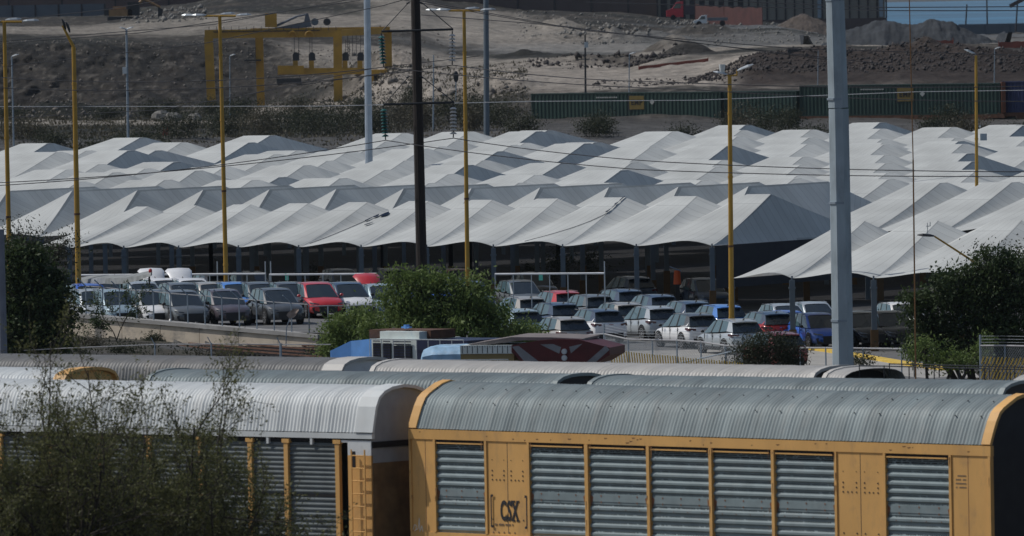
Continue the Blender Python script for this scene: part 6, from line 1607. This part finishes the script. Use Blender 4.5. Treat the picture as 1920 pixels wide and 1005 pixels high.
def grow(r, base, direction, length, rad0, levels, nch, spread=.6, curve=.25, droop=0., shrink=.68, segs=None, tips=None, lvl=0, npt=5, leaf_from=2, up=0.05):
    p = np.array(base, float); d = np.array(direction, float); d /= np.linalg.norm(d); pts = [p.copy()]
    for k in range(npt):
        d = d + r.normal(0, curve, 3)*.6; d[2] += up - droop*lvl; d /= np.linalg.norm(d); q = p + d*length/npt
        r0_ = rad0*(1-k/npt*.5); r1_ = rad0*(1-(k+1)/npt*.5); segs.append((tuple(p), tuple(q), r0_, r1_)); 
        if lvl >= leaf_from: tips.append((p+(q-p)*r.rand(), d.copy(), lvl))
        p = q; pts.append(p.copy())
    if lvl < levels:
        for k in range(nch):
            f = .35 + .65*(k+r.rand()*.6)/nch; i = min(npt-1, int(f*npt)); b_ = pts[i] + (pts[i+1]-pts[i])*(f*npt-i)
            nd = d + r.normal(0, spread, 3); grow(r, b_, nd, length*shrink*(.75+.5*r.rand()), rad0*.5, levels, nch, spread, curve, droop, shrink, segs, tips, lvl+1, max(3, npt-1), leaf_from, up)
    else: tips.append((p, d, lvl))
def crown_tree(name, base, label, cat, blobs, leafm, n_leaves, size, seed, droop=.3, trunk_r=.14, aspect=2.6, group=None, barkm=None, shell=.55, tend=.16, sprays=0):
    """blobs: (dx, dy, dz, rx, ry, rz) foliage masses round the base; leaves gather in many small tufts"""
    r = np.random.RandomState(seed); root = thing(name, base, label, cat, group); segs = []; P_ = []
    vol = np.array([b[3]*b[4]*b[5] for b in blobs])**.75; vol = vol/vol.sum()
    tufts = []
    for b, v in zip(blobs, vol):
        nt_ = max(6, int(v*n_leaves/55)); u = r.normal(size=(nt_, 3)); u /= np.linalg.norm(u, axis=1, keepdims=True); rr = (shell + (1-shell)*r.rand(nt_, 1))**1.0; rr *= (1+.22*r.normal(size=(nt_, 1))*.6)
        c = np.array(b[:3]) + u*rr*np.array(b[3:]); c[:, 2] = np.maximum(c[:, 2], .1); tufts.append(c)
        o0 = np.array((b[0]*.35, b[1]*.35, b[2]*.25)); prev = np.array((b[0]*.1, b[1]*.1, 0.)); 
        segs.append((tuple(prev), tuple(o0), trunk_r, trunk_r*.7)); segs.append((tuple(o0), tuple(b[:3]), trunk_r*.7, trunk_r*.3))
        for q in c[::3]: mid = (np.array(b[:3])+q)/2 + r.normal(0, .1, 3); segs.append((tuple(b[:3]), tuple(mid), trunk_r*.22, trunk_r*.12)); segs.append((tuple(mid), tuple(q), trunk_r*.12, trunk_r*.05))
    T = np.concatenate(tufts); per = max(4, int(n_leaves/len(T)))
    sc = tend*(.6+.9*r.rand(len(T), 1)); pts = np.repeat(T, per, 0) + r.normal(size=(len(T)*per, 3))*np.repeat(sc, per, 0)*np.array([1, 1, .8]); pts[:, 2] = np.maximum(pts[:, 2], .05)
    dd = np.repeat(r.normal(size=(len(T), 3))*.8 + np.array([0, 0, -droop]), per, 0)
    V, Fq_ = leaves_np(pts, size, r, aspect, droop, dd); np_mesh('crown', V, Fq_, leafm, root)
    V, Fq_ = tubes_np(segs); np_mesh('branches', V, Fq_, barkm or BK, root)
    return root
def gb(px, Z, dz=0): q = at(px, Z, 0); q.z = (gz(q.x, Z) if Z < 880 else surf_z(px, Z))+dz; return q
# big green bush in the middle
b_ = gb(800, 405); s = 405/F
def bl(px, py, rx, ry, base, Z, dy=0): q = P(px, py, Z+dy); return (q.x-base.x, q.y-base.y, q.z-base.z, rx*Z/F, rx*Z/F*.8, ry*Z/F)
crown_tree('bush', b_, 'big feathery green bush in front of the parked cars, centre of the picture', 'bush', [bl(*a_, b_, 405) for a_ in ((760, 560, 50, 48), (790, 525, 42, 24), (830, 560, 65, 50), (880, 560, 45, 55), (850, 620, 90, 60), (770, 630, 70, 55), (930, 610, 48, 45), (965, 632, 42, 30), (742, 520, 16, 18), (900, 540, 20, 30), (700, 625, 30, 35))], LG, 30000, .17, 4, droop=.5, tend=.24, trunk_r=.1)
b_ = gb(655, 412); crown_tree('bush', b_, 'smaller light green bush left of the big one, at the wall end', 'bush', [bl(*a_, b_, 412) for a_ in ((655, 615, 42, 32), (630, 630, 30, 28), (690, 605, 30, 30), (700, 640, 30, 28), (640, 655, 45, 20))], LG, 8000, .16, 5, droop=.5, tend=.24, trunk_r=.06)
b_ = gb(985, 408); crown_tree('bush', b_, 'low light green bush spilling right toward the fence', 'bush', [bl(*a_, b_, 408) for a_ in ((980, 625, 32, 22), (1005, 640, 20, 14), (950, 640, 40, 25))], LG, 3500, .15, 6, droop=.5, tend=.22, trunk_r=.05)
# dark trees at the sides
b_ = gb(75, 408); crown_tree('tree', b_, 'dense dark green tree at the left edge', 'tree', [bl(*a_, b_, 408) for a_ in ((60, 510, 50, 40), (40, 480, 35, 25), (90, 560, 55, 50), (60, 600, 60, 60), (100, 620, 42, 50), (20, 540, 40, 60), (30, 630, 50, 50))], LD, 26000, .17, 7, droop=.2, tend=.22, aspect=1.9)
b_ = gb(70, 418); crown_tree('tree', b_, 'thin wispy tree top above the dense left tree', 'tree', [bl(*a_, b_, 418) for a_ in ((40, 450, 45, 30), (110, 465, 40, 28), (70, 480, 60, 30))], LB, 3600, .13, 8, droop=.3, tend=.30)
b_ = gb(1840, 412); crown_tree('tree', b_, 'dense dark tree filling the right side below the canopies', 'tree', [bl(*a_, b_, 412) for a_ in ((1860, 500, 50, 32), (1905, 520, 50, 45), (1800, 540, 60, 40), (1745, 580, 52, 45), (1850, 570, 70, 60), (1740, 640, 45, 42), (1800, 640, 60, 50), (1900, 610, 60, 60), (1712, 560, 24, 22), (1880, 655, 60, 40))], LD, 34000, .17, 9, droop=.3, tend=.23, aspect=2.2)
b_ = gb(1880, 417); crown_tree('tree', b_, 'wispy grey tree top rising out of the right hand tree', 'tree', [bl(*a_, b_, 417) for a_ in ((1850, 492, 35, 24), (1900, 480, 35, 18))], LB, 1800, .13, 10, droop=.3, tend=.3)
b_ = gb(1745, 408); crown_tree('bush', b_, 'leafy green shrub at the foot of the right tree beside the guy wire', 'bush', [bl(*a_, b_, 408) for a_ in ((1735, 660, 35, 25), (1840, 650, 20, 30), (1790, 672, 50, 18))], LG, 3000, .14, 11, droop=.4, tend=.2)
b_ = gb(1620, 420); crown_tree('bush', b_, 'low dusty shrub right of the foot of the concrete pole', 'bush', [bl(*a_, b_, 420) for a_ in ((1615, 675, 22, 10),)], LB, 700, .12, 12, tend=.2, trunk_r=.03)
# scrub in front of the wall and by the tracks
for k, (px, Z, w, h) in enumerate([(170, 440, 22, 14), (235, 432, 30, 10), (290, 448, 22, 9), (400, 432, 38, 9), (455, 428, 30, 8), (150, 425, 30, 16), (330, 420, 35, 8), (560, 425, 28, 8), (205, 415, 40, 10), (480, 414, 40, 6), (590, 432, 20, 9), (370, 412, 40, 6)]):
    b_ = gb(px, Z); crown_tree('scrub_bush', b_, f'{ORD[k]} low dry scrub clump from the near left, below the retaining wall', 'bush', [(0, 0, h*Z/F*.45, w*Z/F, w*Z/F*.6, h*Z/F*.9)], LB if k % 3 else LT, 900, .10, 20+k, group='scrub below the wall', tend=.16, trunk_r=.02)
# sapling
def branchy(name, base, label, cat, leafm, n, seed, length, rad0, levels, nch, droop, size, leafper, spread=.6, group=None, dirs=None, up=.05, curve=.25, barkm=None, shrink=.68, leaf_from=2, jit=.05, aspect=2.6):
    r = np.random.RandomState(seed); root = thing(name, base, label, cat, group); segs = []; tips = []
    for k in range(n):
        d = dirs[k % len(dirs)] if dirs else (r.normal(0, .25), r.normal(0, .25), 1); grow(r, r.normal(0, .05, 3)*np.array([1, 1, 0]), d, length*(.85+.3*r.rand()), rad0, levels, nch, spread, curve, droop, shrink, segs, tips, 0, 6, leaf_from, up)
    V, Fq_ = tubes_np(segs); np_mesh('branches', V, Fq_, barkm or BK, root)
    if leafper:
        T = np.array([t[0] for t in tips]); D = np.array([t[1] for t in tips]); pts = np.repeat(T, leafper, 0) + r.normal(0, jit, (len(T)*leafper, 3)); V, Fq_ = leaves_np(pts, size, r, aspect, .2, np.repeat(D, leafper, 0)*.6)
        np_mesh('crown', V, Fq_, leafm, root); print(name, len(segs), len(pts))
    return root
b_ = gb(222, 446, 0); branchy('sapling', b_, 'thin sapling growing at the retaining wall before the blue grey SUV', 'tree', LD, 2, 31, 1.5, .03, 2, 4, .03, .14, 9, dirs=[(-.15, 0, 1), (.3, 0, 1)], jit=.12)
b_ = gb(1430, 412, -.2); branchy('bare_bush', b_, 'bare dark twiggy bush in front of the red car on the right', 'bush', LB, 11, 33, 1.25, .035, 3, 4, .02, .09, 2, spread=.55, dirs=[(-.9, 0, .75), (-.4, .2, 1), (0, 0, 1), (.4, -.2, .9), (.8, 0, .5), (-1.2, 0, .5)], barkm=TW, curve=.35)
b_ = gb(1350, 416, 0); branchy('bare_bush', b_, 'bare crooked bush rising left of the right yellow lamp post', 'bush', LB, 7, 34, 1.2, .03, 3, 4, .01, .09, 1, spread=.6, dirs=[(-.9, 0, 1), (-.4, .2, 1), (.2, 0, 1), (.8, -.2, .8)], barkm=TW, curve=.35)
b_ = gb(1445, 411); crown_tree('bush', b_, 'tangled dark scrub at the foot of the bare bush, hiding the dark red car', 'bush', [bl(*a_, b_, 411) for a_ in ((1445, 652, 50, 32), (1410, 664, 34, 24), (1480, 668, 30, 22))], LB, 11000, .11, 57, tend=.2, trunk_r=.04, aspect=3)
# big airy mesquite in front of the wagons, lower left
def bigtree(px, Z, label, seed, length, dirs, n, leafper, sc=1):
    b_ = Vector((at(px, Z, 0).x, Z, 0.0)); return branchy('mesquite_tree', b_, label, 'tree', LM, n, seed, length, .10*sc, 4, 4, .022, .085, leafper, spread=.50, dirs=dirs, up=.05, curve=.17, shrink=.60, leaf_from=2, jit=.08, aspect=2.4)
bigtree(205, 255, 'airy thorny tree with fine drooping twigs in the lower left, before the wagons', 41, 4.7, [(-.5, 0, 1.4), (-.25, .1, 1.5), (-.08, -.1, 1.6), (.12, 0, 1.5), (.3, .1, 1.4), (.48, 0, 1.3), (-.7, .1, 1.3)], 9, 6)
bigtree(70, 251, 'second airy thorny tree at the lower left corner', 43, 4.8, [(-.5, 0, 1.3), (-.25, 0, 1.5), (0.0, 0, 1.5), (.3, 0, 1.4), (.5, 0, 1.2)], 7, 6)
bigtree(365, 258, 'dense thorny bush in the lower left, its right edge before the grey slatted side', 44, 3.5, [(-.5, 0, 1.2), (-.2, 0, 1.3), (0.1, 0, 1.4), (.35, 0, 1.2)], 9, 6)
b_ = Vector((at(300, 259, 0).x, 259, 0.0)); crown_tree('bush', b_, 'dense olive thorn scrub massed low behind the airy trees, against the wagon side', 'bush', [bl(*a_, b_, 259) for a_ in ((60, 950, 130, 110), (190, 930, 120, 120), (310, 940, 110, 110), (420, 900, 95, 85), (470, 960, 75, 75), (380, 820, 80, 50), (130, 820, 90, 60))], LM, 26000, .075, 55, droop=.3, tend=.16, trunk_r=.07, aspect=2.4, shell=.2)
# brush far behind the canopies
def far_brush(px, Z, w, h, k, lm=LB, lb='bush', n=1500):
    b_ = gb(px, Z, -.3); W = w*Z/F; H = h*Z/F; r = np.random.RandomState(int(k)+int(px)); bb = [(r.uniform(-.5, .5)*W, r.uniform(-.4, .4)*W, H*(.45+.2*r.rand()), W*(.45+.25*r.rand()), W*.45, H*(.4+.2*r.rand())) for _ in range(4)]
    return crown_tree('scrub_bush', b_, lb, 'bush', bb, lm, n, .17, 100+int(k), group='brush behind the canopies', tend=.5, trunk_r=.05, aspect=1.8, shell=.3)
k = 0
BR = [(40, 960, 60, 42), (100, 950, 50, 34), (300, 930, 55, 42), (345, 960, 55, 55), (420, 980, 60, 62), (480, 960, 60, 60), (540, 975, 60, 66), (600, 965, 55, 62), (650, 980, 55, 58), (700, 960, 40, 50), (800, 965, 45, 60), (850, 1000, 45, 62), (900, 985, 50, 60), (950, 970, 50, 52), (985, 955, 40, 40), (755, 990, 45, 60), (250, 955, 50, 26), (180, 940, 50, 28), (1110, 950, 42, 42), (1130, 955, 30, 36), (1400, 950, 50, 60), (1440, 945, 55, 66), (1480, 955, 45, 50), (1370, 955, 30, 36), (1780, 955, 45, 44), (1830, 945, 55, 42), (1540, 940, 40, 34), (1740, 950, 40, 30), (200, 1160, 34, 24), (280, 1180, 30, 30), (100, 1130, 40, 18), (20, 1150, 40, 22), (330, 1200, 34, 34), (400, 1190, 40, 36), (460, 1180, 40, 34), (560, 1190, 45, 32), (680, 1180, 40, 26), (770, 1120, 25, 60), (1500, 935, 40, 30), (1910, 940, 40, 34), (880, 960, 30, 45), (1280, 945, 30, 24), (440, 1010, 60, 60), (590, 1010, 60, 60)]
for (px, Z, w, h) in BR:
    far_brush(px, Z, w, h, k, LB if k % 5 else LT, f'{ORD[k] if k < len(ORD) else "last"} dusty scrub bush of the belt between canopies and dirt bank', 2600); k += 1
for j, (px, Z, w, h) in enumerate([(1590, 1745, 20, 10), (1800, 1745, 26, 14), (1840, 1740, 20, 10), (70, 1760, 14, 12), (1625, 1745, 18, 8), (90, 1765, 10, 10)]):
    far_brush(px, Z, w, h, 60+j, LD, f'{ORD[j]} small tree on the skyline at the top of the hill', 500)
# shaded bushes seen under the canopies
for j, (px, Z, w, h) in enumerate([(1045, 580, 26, 55), (1110, 585, 26, 58), (590, 580, 30, 40), (985, 576, 20, 30), (250, 552, 16, 22), (730, 565, 20, 26)]):
    b_ = gb(px, Z); crown_tree('scrub_bush', b_, f'{ORD[j]} dim bush glimpsed in the shade under the canopies', 'bush', [(0, 0, h*Z/F*.5, w*Z/F, w*Z/F*.7, h*Z/F*.55)], LB, 1100, .16, 80+j, group='bushes under the canopies', tend=.25, trunk_r=.04)
# ground cover of dry grass between the brush
r = np.random.RandomState(5); N = 26000; px = r.uniform(-60, 1000, N); Z = r.uniform(930, 1275, N)
pts = np.array([((p-964)/F*z, z, surf_z(p, z)) for p, z in zip(px, Z)]); V, Fq_ = leaves_np(pts, .34, r, 2.2, -1.2); tag(np_mesh('dry_grass', V, Fq_, LT), 'dry grass and weeds covering the flat below the dirt bank', 'grass', kind='stuff')
r = np.random.RandomState(6); N = 3500; X_ = r.uniform(-22, -7, N); Y_ = r.uniform(400, 452, N); pts = np.array([(x, y, gz(x, y)-.02) for x, y in zip(X_, Y_) if y < WL.y + (WR.y-WL.y)*(x-WL.x)/(WR.x-WL.x) - 1.2]); V, Fq_ = leaves_np(pts, .16, r, 3, -1.5); tag(np_mesh('weeds', V, Fq_, LB), 'weeds and dry grass between the railway tracks and the wall', 'grass', kind='stuff')
# ------------------------------------------------------------ air
hz = bpy.data.materials.new('haze_air'); hz.use_nodes = True; nt = hz.node_tree
for n in list(nt.nodes):
    if n.type != 'OUTPUT_MATERIAL': nt.nodes.remove(n)
pv_ = nt.nodes.new('ShaderNodeVolumePrincipled'); pv_.inputs['Color'].default_value = (.72, .82, .95, 1); pv_.inputs['Density'].default_value = 0.00002; pv_.inputs['Anisotropy'].default_value = 0.2
nt.links.new(pv_.outputs[0], nt.nodes['Material Output'].inputs['Volume'])
m = MB(); m.box(-24000, 24000, -60, 27000, -12, 1400); tag(m.build('haze', hz), kind='stuff')
for o in scene.objects:
    if o.parent is None and 'label' in o and not (4 <= len(o['label'].split()) <= 16): print('LABEL', o.name, len(o['label'].split()), o['label'])
